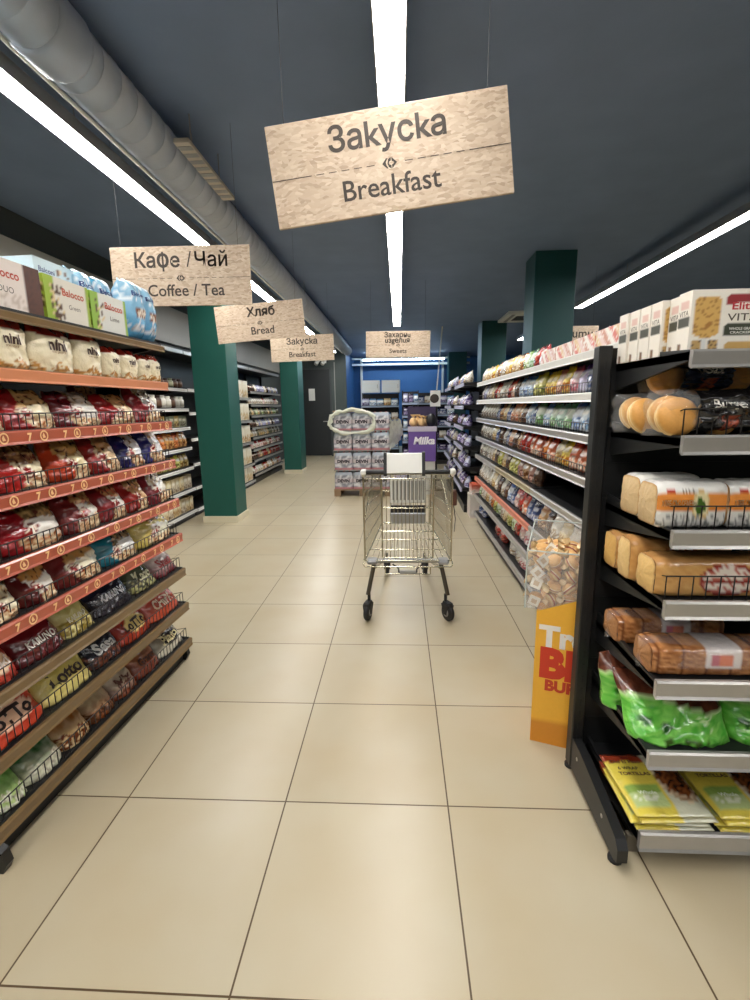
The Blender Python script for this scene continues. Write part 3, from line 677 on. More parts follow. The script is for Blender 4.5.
def E(me, name, x, y, k, label, cat, group=None, dz=.001, **kw): return EU.put(me, name, x - .70, y - 1.30, EZ[k] + dz, label, cat, group, **kw)
# top: crispbread cartons one behind another
def d_vita(u, v):
    k = srgb(240, 235, 224)
    def rr(cu, cv, a, b, n=4): return abs((u-cu)/a)**n + abs((v-cv)/b)**n < 1
    if rr(.175, .56, .15, .33): k = lerp(srgb(214, 172, 96), srgb(170, 120, 56), 1 if nz(u*5, v*4, 2) > .28 else 0)
    if rr(.90, .58, .075, .34): k = srgb(206, 164, 92)
    if rr(.55, .82, .19, .10): k = srgb(150, 36, 40)
    if rr(.55, .72, .17, .055, 2): k = srgb(244, 236, 226)
    if rr(.55, .34, .20, .105): k = srgb(56, 62, 44)
    if v < .17 and (.03 < u < .13 or .2 < u < .32): k = srgb(196, 160, 100) if nz(u*8, v*8, 3) > -.1 else srgb(90, 70, 50)
    if .38 < u < .72 and .03 < v < .15 and rr(.55, .05, .17, .12, 3): k = srgb(206, 166, 96)
    if rr(.165, .12, .03, .09, 4): k = srgb(226, 226, 222)
    return k
def d_vitaside(u, v):
    k = srgb(238, 232, 220)
    if .12 < u < .88 and .42 < v < .58: k = srgb(60, 62, 50)
    if .2 < u < .8 and .7 < v < .84: k = srgb(224, 190, 178)
    if .55 < u < .8 and v < .16: k = srgb(120, 90, 60)
    return k
def vita():
    w, h, d = .235, .150, .058
    mb = grid_box(w, h, d, d_vita, 40, 30, side=d_vitaside, top=lambda u, v: srgb(232, 226, 212))
    fn = lambda x, z: (x, -d/2-.001, z)
    put_text(mb, 'Elite', M_CARD, fn, w*.05, h*.67, w*.25, srgb(196, 50, 60), bold=.02, hmax=h*.12)
    put_text(mb, 'VITA', M_CARD, fn, w*.05, h*.49, w*.33, srgb(80, 70, 56), bold=.005, hmax=h*.12)
    put_text(mb, 'WHOLE GRAIN', M_CARD, fn, w*.05, h*.34, w*.27, srgb(230, 230, 220), bold=.02, hmax=h*.05)
    put_text(mb, 'CRACKERS', M_CARD, fn, w*.05, h*.28, w*.24, srgb(230, 230, 220), bold=.02, hmax=h*.04)
    fs = lambda x, z: (-w/2-.001, -x, z)
    put_text(mb, 'VITA', M_CARD, fs, 0, h*.6, d*.7, srgb(90, 80, 66), bold=.005, hmax=h*.09)
    return mb
mv = vita().mesh('cracker_box')
for i in range(6):
    dx = [.005, .015, -.003, -.004, -.006, -.012][i]
    E(mv, 'cracker_box', .738+.1175+dx, 1.322 + .031 + i*.062, 0, f'white cracker box, {ORD[i+1]} from the front of the row on the end rack top', 'cracker box', 'white cracker boxes on top of the end rack')
# rows 2: burger buns in clear bags
def bun(r=.054, h=.056):
    mb = MB(); n = 9; c1, c2, c3 = srgb(214, 156, 78), srgb(232, 190, 118), srgb(240, 218, 170)
    prof = [(.001, 0), (r*.8, .002), (r*.96, h*.14), (r, h*.3), (r*.97, h*.36), (r, h*.42), (r*.97, h*.6), (r*.82, h*.82), (r*.5, h*.95), (r*.15, h)]
    mb.lathe(prof, M_BAKE, 18, cols=[c3, c3, c3, c2, c3, c2, c1, c1, c1, c1]); return mb
mbun = bun().mesh('burger_bun')
def bunbag(x, y, k, z0, label, rows, lab_word, lab_col, w, d, h, dr=0.0):
    """clear bag of buns: root with film, printed sleeve and bun parts"""
    e = empty('bun_bag', (x, y, EZ[k] + z0), dr, label=label, cat='bun bag', group='clear bags of burger buns')
    bg = Bag(w, h, d, lambda u, v: (.8, .8, .8), int(x*50), 18, 14, pinch=.02, crump=.022, m=M_CLEAR, round_top=True); bg.mb.build('clear_wrapper', e)
    for (bx, by, bz) in rows:
        o = bpy.data.objects.new('burger_bun', mbun); COL.objects.link(o); o.parent = e; o.location = (bx, by, bz); o.rotation_euler = (1.25, 0, 0)
    if lab_word:
        f = MB(); cs = []; vs = []; nx_, nv_ = 30, 26
        for j in range(nv_+1):
            for i in range(nx_+1):
                u = .5 + (i/nx_-.5)*.42; v = j/nv_*.98; xx, zz = bg.xz(u, v); vs.append((xx, -bg.prof(u, v)-.002, zz))
                cs.append(srgb(*lab_col) if not (abs(i/nx_-.5) < .16 and .05 < v < .42 and nz(i/nx_*3, v*3, 4) > -.15) else srgb(170, 84, 60))
        f.add(vs, [(j*(nx_+1)+i, j*(nx_+1)+i+1, (j+1)*(nx_+1)+i+1, (j+1)*(nx_+1)+i) for j in range(nv_) for i in range(nx_)], M_FILM, cs, True)
        fn = lambda px, pz: (px, -bg.prof(px/w+.5, min(.99, pz/h))-.0045, pz)
        put_text(f, lab_word, M_CARD, fn, 0, h*.60, w*.24, srgb(236, 232, 226), bold=.02)
        f.build('printed_sleeve', e)
    return e
bunbag(.868, 1.40, 1, .002, 'front bag of burger buns with a black printed sleeve on the end rack', [(-.115, -.02, .045), (.0, -.01, .045), (.115, -.02, .045), (-.11, .03, .05), (.11, .03, .05)], 'Burger', (26, 24, 24), .36, .16, .125)
bunbag(.825, 1.60, 1, .002, 'bag of burger buns behind the front bun bag beside the rack upright', [(-.095, -.04, .045), (-.015, -.03, .045), (.07, 0, .045), (-.06, .04, .05)], '', (0, 0, 0), .30, .17, .12, dr=.25)
bunbag(.93, 1.60, 1, .125, 'bag of buns with a dark blue sleeve lying topmost under the upper shelf', [(-.10, 0, .035), (.0, .01, .035), (.10, 0, .035)], 'Toast', (30, 44, 74), .34, .15, .085)
# row 3: sliced bread in white and orange wrap
def loaf(w, h, d, design, slice_c, seed, crust=(196, 150, 96)):
    """loaf of sliced bread lying across: rounded square section along x, printed wrap, cut end shows at -x"""
    mb = MB(); n = 44; nx_ = 48; sc, cr = srgb(*slice_c), srgb(*crust); vs = []; cs = []
    def sec(t):
        a = 2*PI*t/n; c, s_ = math.cos(a), math.sin(a)
        p = 5.0 if s_ > 0 else 7.0
        r = 1/((abs(c)**p + abs(s_)**p)**(1/p)); return (c*r*d/2, h/2 + s_*r*h/2)
    for i in range(nx_+1):
        x = -w/2 + w*i/nx_; k = 1 - .10*max(0, 1-i/3.2) - .06*max(0, 1-(nx_-i)/3.2)
        for t in range(n):
            y, z = sec(t); cr_ = 1 + .02*noise.noise((x*40 + seed, y*30, z*30))
            vs.append((x, y*k*cr_, h/2 + (z-h/2)*k*cr_))
            cs.append(design(i/nx_, z/h) if y < 0.2*d else design(i/nx_, .95))
    mb.add(vs, [(i*n+t, (i+1)*n+t, (i+1)*n+(t+1)%n, i*n+(t+1)%n) for i in range(nx_) for t in range(n)], M_FILM, cs, True)
    mb.add(vs[nx_*n:], [tuple(range(n-1, -1, -1))], M_FILM, cs[nx_*n:])
    e = MB(); pts = []; cc = []
    for q in (1.0, .88, .6, .25):
        for t in range(n):
            y, z = sec(t); bulge = -.012*(1-q*q); pts.append((-w/2 - .001 + bulge + .003*noise.noise((y*60, z*60, seed)), y*.90*q, h/2 + (z-h/2)*.90*q)); cc.append(cr if q > .95 else lerp(sc, cr, .35*max(0, noise.noise((y*90, z*90, seed)))))
    e.add(pts, [(r*n+t, (r+1)*n+t, (r+1)*n+(t+1)%n, r*n+(t+1)%n) for r in range(3) for t in range(n)] + [], M_BAKE, cc, True)
    e.add(pts[3*n:], [tuple(range(n))], M_BAKE, cc[3*n:], False)
    return mb, e
def d_seed(u, v):
    k = srgb(232, 230, 224)
    if .40 < v < .74: k = srgb(236, 150, 70)
    if abs((u-.62)/.12)**3 + abs((v-.52)/.30)**3 < 1: k = srgb(226, 196, 140)
    if abs((u-.62)/.10)**3 + abs((v-.52)/.25)**3 < 1: k = srgb(238, 226, 176)
    if ((u-.62)/.075)**2 + ((v-.5)/.17)**2 < 1 and nz(u*10, v*6, 1) > -.3: k = srgb(70, 106, 40)
    if v < .28 and nz(u*5, v*2, 6) > .12: k = srgb(150, 150, 146)
    if ((u-.17)/.07)**2 + ((v-.84)/.06)**2 < 1: k = srgb(196, 60, 50)
    if .3 < u < .52 and .80 < v < .86 and math.sin(u*130) > .3: k = srgb(120, 110, 100)
    return k
def put_loaf(name, w, h, d, design, sl, seed, x, y, k, label, text=None, dr=0.0, group=None, dz=.002, crust=(196, 150, 96)):
    mb, en = loaf(w, h, d, design, sl, seed, crust)
    if text:
        for t, tx, tz, tw, c in text: put_text(mb, t, M_CARD, lambda px, pz: (px, -d/2 - .0035, pz), tx*w, tz*h, tw*w, srgb(*c), bold=.0, tall=2.4)
    e = empty(name, (x, y, EZ[k]+dz), dr, label=label, cat='bread', group=group)
    mb.build('printed_wrapper', e); en.build('bread_slice', e)
    return e
g = 'white and orange packs of sliced seed bread'
TX = [('ХЛЯБ СЪС', -.23, .50, .30, (250, 236, 210)), ('СЕМЕНА', .0 - .05, .50, .0001, (250, 236, 210))]
TX = [('ХЛЯБ СЪС СЕМЕНА', -.20, .50, .50, (252, 238, 214))]
put_loaf('bread_loaf', .185, .13, .11, d_seed, (214, 186, 140), 1, .805, 1.385, 2, 'front seed bread pack in white and orange wrap with green sprig picture', TX, group=g)
put_loaf('bread_loaf', .185, .13, .11, d_seed, (214, 186, 140), 2, .998, 1.385, 2, 'seed bread pack cut by the picture edge beside the front orange-banded pack', TX, group=g)
put_loaf('bread_loaf', .185, .13, .11, d_seed, (214, 186, 140), 3, .815, 1.52, 2, 'seed bread pack standing behind the front orange-banded pack', TX, group=g, dr=.1)
def d_tan(u, v):
    k = lerp(srgb(206, 150, 84), srgb(226, 178, 110), max(0, min(1, .5 + nz(u*2, v*2, 3))))
    e_ = ((u-.5)/.20)**2 + ((v-.46)/.42)**2
    if e_ < 1: k = srgb(150, 44, 40) if e_ > .78 or .40 < v < .5 else (srgb(238, 226, 214) if nz(u*5, v*3, 9) > -.15 else srgb(196, 110, 96))
    if v > .86: k = srgb(190, 140, 84)
    return k
g = 'tan wrapped packs of sliced toast bread'
put_loaf('bread_loaf', .40, .115, .115, d_tan, (226, 188, 120), 5, .93, 1.39, 3, 'front tan toast bread pack with red and white oval label', group=g)
put_loaf('bread_loaf', .30, .14, .09, d_tan, (226, 192, 130), 6, .865, 1.50, 3, 'tan toast bread pack standing behind the one with the red oval', group=g)
put_loaf('bread_loaf', .30, .125, .10, d_tan, (214, 170, 96), 7, .87, 1.61, 3, 'rearmost tan toast bread pack against the end rack back panel', group=g)
# row 5: brown sponge rolls in clear trays
def d_roll(u, v):
    k = lerp(srgb(200, 138, 84), srgb(146, 88, 48), max(0, min(1, .5 + 1.3*nz(u*3, v*3, 5))))
    if math.sin(u*34) > .86: k = srgb(116, 66, 36)
    if .40 < u < .68 and v > .35:
        k = srgb(236, 226, 222)
        if .45 < u < .62 and .42 < v < .74: k = srgb(226, 120, 84) if u > .52 else srgb(196, 90, 110)
    return k
def pastry(x, y, label, w, seed, dr=0.0):
    e = empty('sponge_roll_pack', (x, y, EZ[4]+.002), dr, label=label, cat='pastry pack', group='clear packs of brown sponge rolls')
    mb, en = loaf(w, .092, .12, d_roll, (170, 120, 76), seed, (130, 80, 46)); mb.build('sponge_roll', e); en.build('rolled_end', e)
    bg = Bag(w+.03, .10, .135, lambda u, v: (.8, .8, .8), seed, 16, 10, pinch=.01, crump=.006, m=M_CLEAR, round_top=True); bg.mb.build('clear_wrapper', e)
pastry(.93, 1.39, 'front clear pack of brown sponge roll with pink and white label', .37, 3)
pastry(.90, 1.58, 'brown sponge roll pack behind the one with the pink label', .34, 4)
# row 6: green bags of dark cakes
def d_greenbag(u, v):
    k = lerp(srgb(74, 176, 52), srgb(140, 214, 96), max(0, min(1, .5 + 1.2*nz(u*2.5, v*2.5, 4))))
    if v > .60 + .10*math.sin(u*5+.5): k = lerp(srgb(70, 36, 26), srgb(110, 60, 40), .5 + nz(u*5, v*5, 2))
    if abs(v - .60 - .10*math.sin(u*5+.5)) < .025: k = srgb(186, 220, 150)
    if ((u-.16)**2 + (v-.36)**2) < .004 or ((u-.34)**2 + (v-.30)**2) < .004: k = srgb(36, 92, 30)
    if v < .16 and .3 < u < .7 and nz(u*6, v*2, 1) > .1: k = srgb(60, 90, 30)
    if .62 < u < .8 and .2 < v < .5 and nz(u*4, v*4, 8) > 0: k = srgb(206, 236, 176)
    return k
for i, (x, y, w, h, dr, t) in enumerate([(.875, 1.385, .31, .15, 0, 'bright green cake bag at the front of the low end rack shelf'), (1.15, 1.385, .24, .14, 0, 'bright green cake bag beside the front one by the picture edge'), (.84, 1.57, .27, .17, .2, 'green and brown cake bag in the back of the low end rack shelf')]):
    E(Bag(w, h, .13, d_greenbag, 3+i, 26, 20, pinch=.03, crump=.014, full=2.4, lean=.95 if i < 2 else .3).mb.mesh('cake_bag'), 'cake_bag', x, y, 5, t, 'cake bag', 'bright green cake bags', dr=dr)
# base shelf: stacks of tortillas
def d_tort(u, v):
    k = srgb(226, 206, 84)
    if v > .86 - .05*abs(math.sin(u*6)): k = srgb(150, 58, 36)
    if .12 < u < .92 and .10 < v < .44: k = srgb(146, 176, 84) if v > .30 else srgb(190, 206, 140)
    if .2 < u < .85 and .18 < v < .26 and nz(u*6, v*3, 2) > 0: k = srgb(236, 240, 214)
    return k
def tort(seed, right=True):
    """flat soft pack lying down: printed face up, window with round wraps beside it"""
    mb = MB(); w, l, h = .24, .27, .013; nx_, ny_ = 24, 24; vs = []; cs = []
    for j in range(ny_+1):
        for i in range(nx_+1):
            u, v = i/nx_, j/ny_; ed = min(1, 6*min(u, 1-u, v, 1-v) + .15)
            vs.append(((u-.5)*w, (v-.5)*l, h*ed + .002*noise.noise((u*8, v*8, seed))))
            k = d_tort(min(1, u/.58), v) if u < .58 else None
            if k is None:
                r = math.hypot((u-.80)/.25, (v-.56)/.40)
                k = srgb(206, 206, 180) if r > 1 else (lerp(srgb(226, 206, 170), srgb(120, 70, 36), max(0, min(1, .4+1.4*nz(u*4, v*4, 3)))) if r > .75 else lerp(srgb(60, 34, 22), srgb(150, 84, 40), max(0, min(1, .4 + 1.5*nz(u*7, v*7, seed)))))
            cs.append(k)
    n1 = len(vs); vs += [(x, y, 0) for x, y, z in vs]; cs += [srgb(210, 196, 120)]*n1
    q = [(j*(nx_+1)+i, j*(nx_+1)+i+1, (j+1)*(nx_+1)+i+1, (j+1)*(nx_+1)+i) for j in range(ny_) for i in range(nx_)]
    rim = [i for i in range(nx_)]
    sid = [(i+1, i, n1+i, n1+i+1) for i in range(nx_)] + [(ny_*(nx_+1)+i, ny_*(nx_+1)+i+1, n1+ny_*(nx_+1)+i+1, n1+ny_*(nx_+1)+i) for i in range(nx_)] + [(j*(nx_+1), (j+1)*(nx_+1), n1+(j+1)*(nx_+1), n1+j*(nx_+1)) for j in range(ny_)] + [((j+1)*(nx_+1)+nx_, j*(nx_+1)+nx_, n1+j*(nx_+1)+nx_, n1+(j+1)*(nx_+1)+nx_) for j in range(ny_)]
    mb.add(vs, q + [tuple(n1+k for k in f[::-1]) for f in q] + sid, M_FILM, cs, True)
    fn = lambda x, z: (x, z, h+.0022)
    put_text(mb, 'Old El Paso', M_CARD, fn, -.052, .078, .105, srgb(90, 46, 20), bold=.02)
    put_text(mb, '6 WRAP', M_CARD, fn, -.055, .048, .07, srgb(60, 50, 20), bold=.02)
    put_text(mb, 'TORTILLAS', M_CARD, fn, -.045, .022, .105, srgb(80, 40, 20), bold=.03)
    put_text(mb, 'Whole', M_CARD, fn, -.045, -.06, .06, srgb(236, 240, 220), bold=.01)
    return mb
mt = tort(3).mesh('tortilla_pack')
pos = ['lowest', 'second', 'third', 'topmost']
for s_, (x, t) in enumerate([(.858, 'stack nearest the rack foot'), (1.115, 'stack by the picture edge')]):
    for i in range(4):
        E(mt, 'tortilla_pack', x + [0, -.008, .006, -.004, .0][i], 1.452 + [0, .004, -.003, .004, .012][i], 6, f'{pos[i]} yellow pack of tortilla wraps in the {t}', 'tortilla pack', 'yellow packs of tortilla wraps on the bottom shelf', dz=.003 + i*.0152, dr=[.02, -.03, .05, .03][i])

# ================================================================== small packs for the long shelf runs
PAL = {  # name: (base, second, food, top band)
 'yellow': ((226, 196, 70), (240, 214, 120), (196, 120, 40), (232, 190, 40)), 'pink and white': ((236, 206, 206), (244, 236, 236), (206, 110, 120), (196, 80, 110)),
 'lilac': ((176, 160, 206), (226, 220, 236), None, (110, 80, 150)), 'navy': ((34, 44, 84), (90, 110, 160), (200, 206, 220), (28, 32, 60)),
 'yellow-green': ((206, 200, 90), (226, 220, 140), (120, 130, 50), (190, 180, 40)), 'olive brown': ((110, 96, 50), (150, 130, 70), (60, 50, 30), (90, 80, 40)),
 'pale blue': ((190, 214, 230), (236, 242, 246), (120, 160, 196), (70, 120, 170)), 'white and green': ((232, 238, 226), (206, 226, 200), (110, 166, 100), (70, 140, 90)),
 'mint': ((186, 224, 206), (230, 240, 234), (120, 180, 150), (90, 160, 130)), 'white': ((238, 236, 228), (226, 222, 210), (180, 160, 130), (220, 214, 200)),
 'white and blue': ((234, 238, 244), (196, 214, 234), (90, 130, 190), (40, 80, 150)), 'orange': ((214, 110, 50), (236, 160, 90), (150, 60, 30), (196, 80, 30)),
 'cream': ((236, 224, 190), (226, 206, 160), (190, 150, 90), (214, 190, 140)), 'orange-red': ((196, 74, 48), (226, 140, 100), (240, 226, 206), (176, 50, 36)),
 'tan': ((196, 150, 104), (222, 184, 140), (120, 76, 44), (170, 110, 70)), 'dark brown': ((70, 46, 36), (110, 80, 60), (40, 26, 20), (56, 34, 28)),
 'red and white': ((190, 44, 44), (240, 226, 222), (226, 200, 190), (170, 30, 34)), 'red': ((184, 50, 44), (206, 80, 66), (120, 24, 24), (150, 30, 30)),
 'pale green': ((206, 224, 176), (232, 240, 214), (140, 170, 90), (120, 160, 80)), 'peach': ((230, 186, 150), (240, 214, 190), (190, 110, 80), (206, 120, 80)),
 'white speckled': ((236, 234, 226), (216, 212, 200), (110, 100, 90), (236, 234, 226)), 'pinkish brown': ((176, 120, 104), (214, 176, 160), (110, 60, 50), (140, 80, 66)),
 'violet': ((86, 58, 130), (120, 96, 170), (226, 220, 236), (60, 40, 100)), 'lavender': ((176, 164, 206), (214, 206, 230), (110, 90, 150), (130, 110, 170)),
 'dark violet': ((44, 34, 72), (70, 56, 110), (170, 160, 200), (34, 26, 56)), 'bluish white': ((214, 218, 236), (190, 196, 222), (120, 110, 160), (150, 150, 190)),
 'grey-green': ((120, 124, 100), (160, 160, 130), (80, 84, 60), (100, 104, 80)), 'amber': ((206, 140, 70), (230, 180, 110), (140, 80, 40), (180, 100, 40)),
 'olive-yellow': ((176, 150, 74), (206, 186, 120), (120, 90, 40), (150, 120, 50)), 'beige': ((206, 190, 160), (226, 214, 190), (150, 126, 96), (186, 166, 130)),
}
PK = {}
def pack_mesh(col, w, h, d, v, name='snack_pack', shape='bag'):
    k = (col, round(w, 2), round(h, 2), v % 2, name, shape)
    if k not in PK:
        a, b_, f, t = PAL[col]
        ds = d_plain(a, b_, food=f, band=t, seed=v*3 + len(col), foodv=(.08, .42), bandv=.80)
        lc = srgb(*lerp(b_, (250, 248, 240), .6))
        def des(u, vv): return lc if abs((u-.5)/.36)**3 + abs((vv-.62)/.12)**3 < 1 else ds(u, vv)
        if shape == 'bag': PK[k] = Bag(w, h, d, des, v + len(col), 10, 12, pinch=.14, crump=.008).mb.mesh(name)
        elif shape == 'box': PK[k] = grid_box(w, h, d, des, 8, 10).mesh(name)
        elif shape == 'jar': PK[k] = jar_mesh(h, w*.48, a, t, b_).mesh(name)
    return PK[k]
def fill(U, cols, z, lev, where, end, name, noun, h, d, shape='bag', y=.02, x0=.02, x1=None, tilt=-.08, gap=.006, flip=True, group=None, jit=.008):
    """one row of packs; cols listed along local x; ordinal counted from the END side"""
    x1 = U.L - .02 if x1 is None else x1; n = len(cols); st = (x1-x0)/n
    for i, c in enumerate(cols):
        if c is None: continue
        v = random.randint(0, 3); hh = h*(1 if v % 2 else .94)
        me = pack_mesh(c, st-gap, hh, d, v, name, shape)
        od = n - i if flip else i + 1
        o = U.put(me, name, x0 + (i+.5)*st, y + d/2 + random.uniform(0, jit), z + .003 + abs(math.sin(tilt))*d*.4, f'{c} {noun}, {ORD[od]} from {end}, {ORD[lev]} level, {where}', noun, group or f'{noun}s on {where}', tilt=tilt, dr=random.uniform(-.14, .14))
# ------------------------------------------------------------------ long right run: three bays with silver rails
RZ = [1.690, 1.488, 1.282, 1.064, .848, .575, .355, .135]
RLV = {
 0: [None, ['yellow', 'yellow', 'peach', 'yellow', 'pink and white', 'lilac', 'navy', 'yellow-green', 'yellow', 'olive brown'],
     ['pale blue', 'white and green', 'mint', 'white and green', 'white and blue', 'pale blue', 'white and blue', 'navy', 'white and blue'],
     ['orange', 'orange-red', 'cream', 'yellow', 'orange-red', 'orange-red', 'white and green', 'white and green', 'pale green'], None,
     ['tan', 'dark brown', 'white', 'cream', 'white', 'tan', 'cream', 'peach'], ['dark brown', 'red and white', 'tan', 'red and white', 'dark brown', 'tan', 'cream'], ['pink and white', 'white', 'dark brown', 'pink and white', 'white', 'cream']],
 1: [['cream', 'yellow', 'cream', 'cream', 'amber', 'pale green', 'white and green', 'red', 'red and white'],
     ['white', 'red', 'orange-red', 'dark brown', 'pale blue', 'white and blue', 'pale blue', 'yellow-green', 'yellow-green'],
     ['cream', 'navy', 'peach', 'peach', 'tan', 'dark brown', 'pale blue', 'navy', 'white and green'],
     ['white speckled', 'navy', 'peach', 'dark brown', 'tan', 'red', 'red', 'orange-red', 'orange-red'],
     ['cream', 'dark brown', 'yellow-green', 'yellow-green', 'pinkish brown', 'tan', 'pinkish brown', 'dark brown'],
     ['white', 'dark brown', 'white and blue', 'navy', 'red and white', 'red', 'orange-red', 'navy', 'navy'],
     ['white', 'cream', 'yellow-green', 'pale green', 'red', 'red and white', 'pink and white', 'pink and white'], ['red', None, 'white', 'white', 'pink and white', 'white']],
 2: [['white', 'cream', 'cream', 'cream', 'yellow', 'cream', 'amber', 'white'],
     ['white', 'bluish white', 'white', 'white', 'cream', 'red', 'orange-red', 'white'], ['white speckled']*6 + ['navy', 'tan'], ['white speckled']*5 + ['cream', 'navy', 'dark brown'],
     ['white speckled']*4 + ['white', 'cream', 'dark brown', 'yellow-green'], ['white']*5 + ['cream', 'white', 'dark brown'], ['white and green', 'white', 'white', 'cream', 'white', 'orange', 'yellow-green', 'pale green'], ['navy', 'navy', None, None, None, 'red']],
}
BN = ['nearest silver-railed rack', 'middle silver-railed rack', 'farthest silver-railed rack']
RU = []
for bi in range(3):
    U = Unit((.945, 3.41 + 1.25*bi, 0), -PI/2, 1.25, 'shelf_rack', ['black shelf rack with silver rails beside the end rack and yellow cardboard stand', 'middle silver-railed shelf rack along the aisle, striped rail near the bottom', 'farthest silver-railed shelf rack before the gap to the chocolate shelves'][bi], 'silver-railed racks of the long right run')
    RU.append(U)
    U.carcass(.48, 1.72, base_h=.07, kick=.03)
    for k, z in enumerate(RZ):
        rail = M_WHITE_RAIL if k in (0, 1) else M_SILVER
        if k == 5 and bi > 0: rail = M_REDRAIL
        if k == 4 and bi == 1: rail = mat('gold_grey_rail', srgb(170, 156, 120), rough=.35, metal=.3, var=.08)
        U.shelf(z, .30 if k == 0 else .40 if k < 5 else .46, rail, .045, fence=.055 if k in (1, 2, 3) else 0, wires=.04)
    for k, cols in enumerate(RLV[bi]):
        if cols is None: continue
        h = .16 if k not in (0, 7) else .13
        fill(U, cols, RZ[k], k+1, BN[bi], 'near end', 'snack_pack', 'snack pack', h if k else (.15 if bi else .13), .085, tilt=-.10, y=.025)
    if bi == 0:     # hanging wire across the empty level
        b = MB(); b.tube((.01, .30, RZ[4]+.05), (1.24, .30, RZ[4]+.05), .004, M_SILVER, 6); b.tube((.01, .30, RZ[4]+.05), (.01, .46, RZ[4]+.06), .004, M_SILVER, 6); b.tube((1.24, .30, RZ[4]+.05), (1.24, .46, RZ[4]+.06), .004, M_SILVER, 6); b.build('divider_rail', U.e)
# flat candy boxes and red bags on the top of the nearest bay
def d_candy(seed):
    cs_ = [srgb(232, 206, 200), srgb(206, 150, 130), srgb(240, 234, 226), srgb(214, 120, 110), srgb(226, 196, 150)]
    return lambda u, v: cs_[int((u*6 + v*2.2 + seed) % 5)] if nz(u*3, v*2, seed) > -.2 else srgb(242, 236, 230)
U = RU[0]
for i in range(4):
    U.put(grid_box(.29, .085, .17, d_candy(i), 24, 8).mesh('candy_box'), 'candy_box', .17 + i*.303, .095, RZ[0]+.002, f'flat pink and tan patterned candy box, {ORD[4-i]} from near end, top of nearest silver-railed rack', 'candy box', 'flat candy boxes on the top of the nearest silver-railed rack')
for i in range(6):
    U.put(pack_mesh(['red and white', 'red', 'pink and white'][i % 3], .16, .17, .07, i, 'snack_pack'), 'snack_pack', .11 + i*.17, .245, RZ[0]+.002, f'{["red and white", "red", "pink and white"][i % 3]} snack pack, {ORD[i+1]} from far end behind the flat candy boxes', 'snack pack', 'red snack packs standing behind the candy boxes', tilt=-.05)
# ------------------------------------------------------------------ chocolate racks farther on
FZ = [1.715, 1.425, 1.15, .885, .61, .33]
random.seed(11)
for bi in range(2):
    U = Unit((.875 - .03*bi, 7.66 + 1.25*bi, 0), -PI/2 - .025, 1.25, 'shelf_rack', ['dark chocolate shelf rack standing just past the gap in the right run', 'dark chocolate shelf rack at the far end of the right run'][bi], 'dark chocolate racks at the far right of the aisle')
    U.carcass(.46, 1.76, base_h=.10, kick=.03)
    for k, z in enumerate(FZ):
        U.shelf(z, .36, mat('lavender_rail', srgb(176, 176, 196), rough=.35, var=.05), .045)
        pal = ['lavender', 'violet', 'bluish white', 'dark violet', 'white', 'violet', 'lavender', 'dark brown', 'bluish white']
        cols = [random.choice(pal) for _ in range(9)]
        if k == 0: cols = [random.choice(['white', 'cream', 'pinkish brown', 'bluish white', 'peach']) for _ in range(7)]
        fill(U, cols, z, k+1, ['nearer chocolate rack', 'farther chocolate rack'][bi], 'near end', 'chocolate_pack', 'chocolate pack', .15, .09, tilt=-.25, y=.02)
# cartons and a blue crate by the gap
for i, (x, y, z, w, h, d, c1, c2, t) in enumerate([(.83, 6.22, 0.0, .26, .30, .24, (206, 200, 190), (226, 214, 206), 'pale carton on the floor in the gap between silver and chocolate racks'), (.84, 6.22, .302, .24, .13, .22, (196, 90, 66), (226, 206, 196), 'red and white carton stacked on the pale one in the gap')]):
    mb = grid_box(w, h, d, d_plain(c1, c2, food=(236, 232, 226), seed=i), 10, 8); mb.build('carton', loc=(x+.2, y, z), label=t, cat='carton').rotation_euler = (0, 0, -PI/2)

# ------------------------------------------------------------------ shelves along the left wall
random.seed(5)
WZ1 = [1.70, 1.452, 1.212, .950, .690, .405, .110]
def wallunit(y0, L, label, levels, rail, height=2.18, depth=.44):
    U = Unit((-2.765, y0, 0), PI/2, L, 'shelf_rack', label, 'black wall shelves on the left')
    U.carcass(depth, height, base_h=.09, kick=.02)
    b = MB(); b.box((.004, .02, height-.055), (L-.004, depth, height), M_BLACK)
    b.build('canopy', U.e); b = MB(); b.prism([(-.0, height-.05), (.02, height-.05), (.02, height), (-.0, height-.005)], .004, L-.004, M_SILVER); b.build('canopy_rail', U.e)
    for z in levels: U.shelf(z, .40, rail, .036)
    return U
U1 = wallunit(5.0, 1.25, 'black wall shelf full of jars and packs seen past the red-railed rack', WZ1, M_WHITE_RAIL)
rows = [('jar', 'dark brown', 'jar', .11), ('jar', 'white speckled', 'jar', .15), ('box', 'grey-green', 'food box', .14), ('bag', 'amber', 'food bag', .20), ('bag', 'olive-yellow', 'food bag', .17), ('box', 'beige', 'food box', .19), ('box', 'cream', 'food box', .19)]
for k, (shp, col, noun, h) in enumerate(rows):
    alt = {'dark brown': 'grey-green', 'white speckled': 'dark brown', 'amber': 'orange', 'olive-yellow': 'yellow-green', 'beige': 'cream', 'cream': 'beige', 'grey-green': 'olive-yellow'}[col]
    cols = [col if q % 3 else alt for q in range(9)]
    fill(U1, cols, WZ1[k], k+1, 'wall shelf before the first pillar', 'far end', {'jar': 'glass_jar', 'food box': 'food_box', 'food bag': 'food_bag'}[noun], noun, h, .09, shape=shp, y=.02, x0=.16, tilt=0 if shp != 'bag' else -.05)
U2 = wallunit(6.27, 2.0, 'empty black wall shelf with bare boards behind the first green pillar', [1.705, 1.40, 1.055, .72, .40, .10], M_WHITE_RAIL)
U3 = wallunit(8.29, .68, 'narrow black wall shelf of pale cartons just past the first green pillar', [1.62, 1.22, .82, .42, .10], M_SILVER)
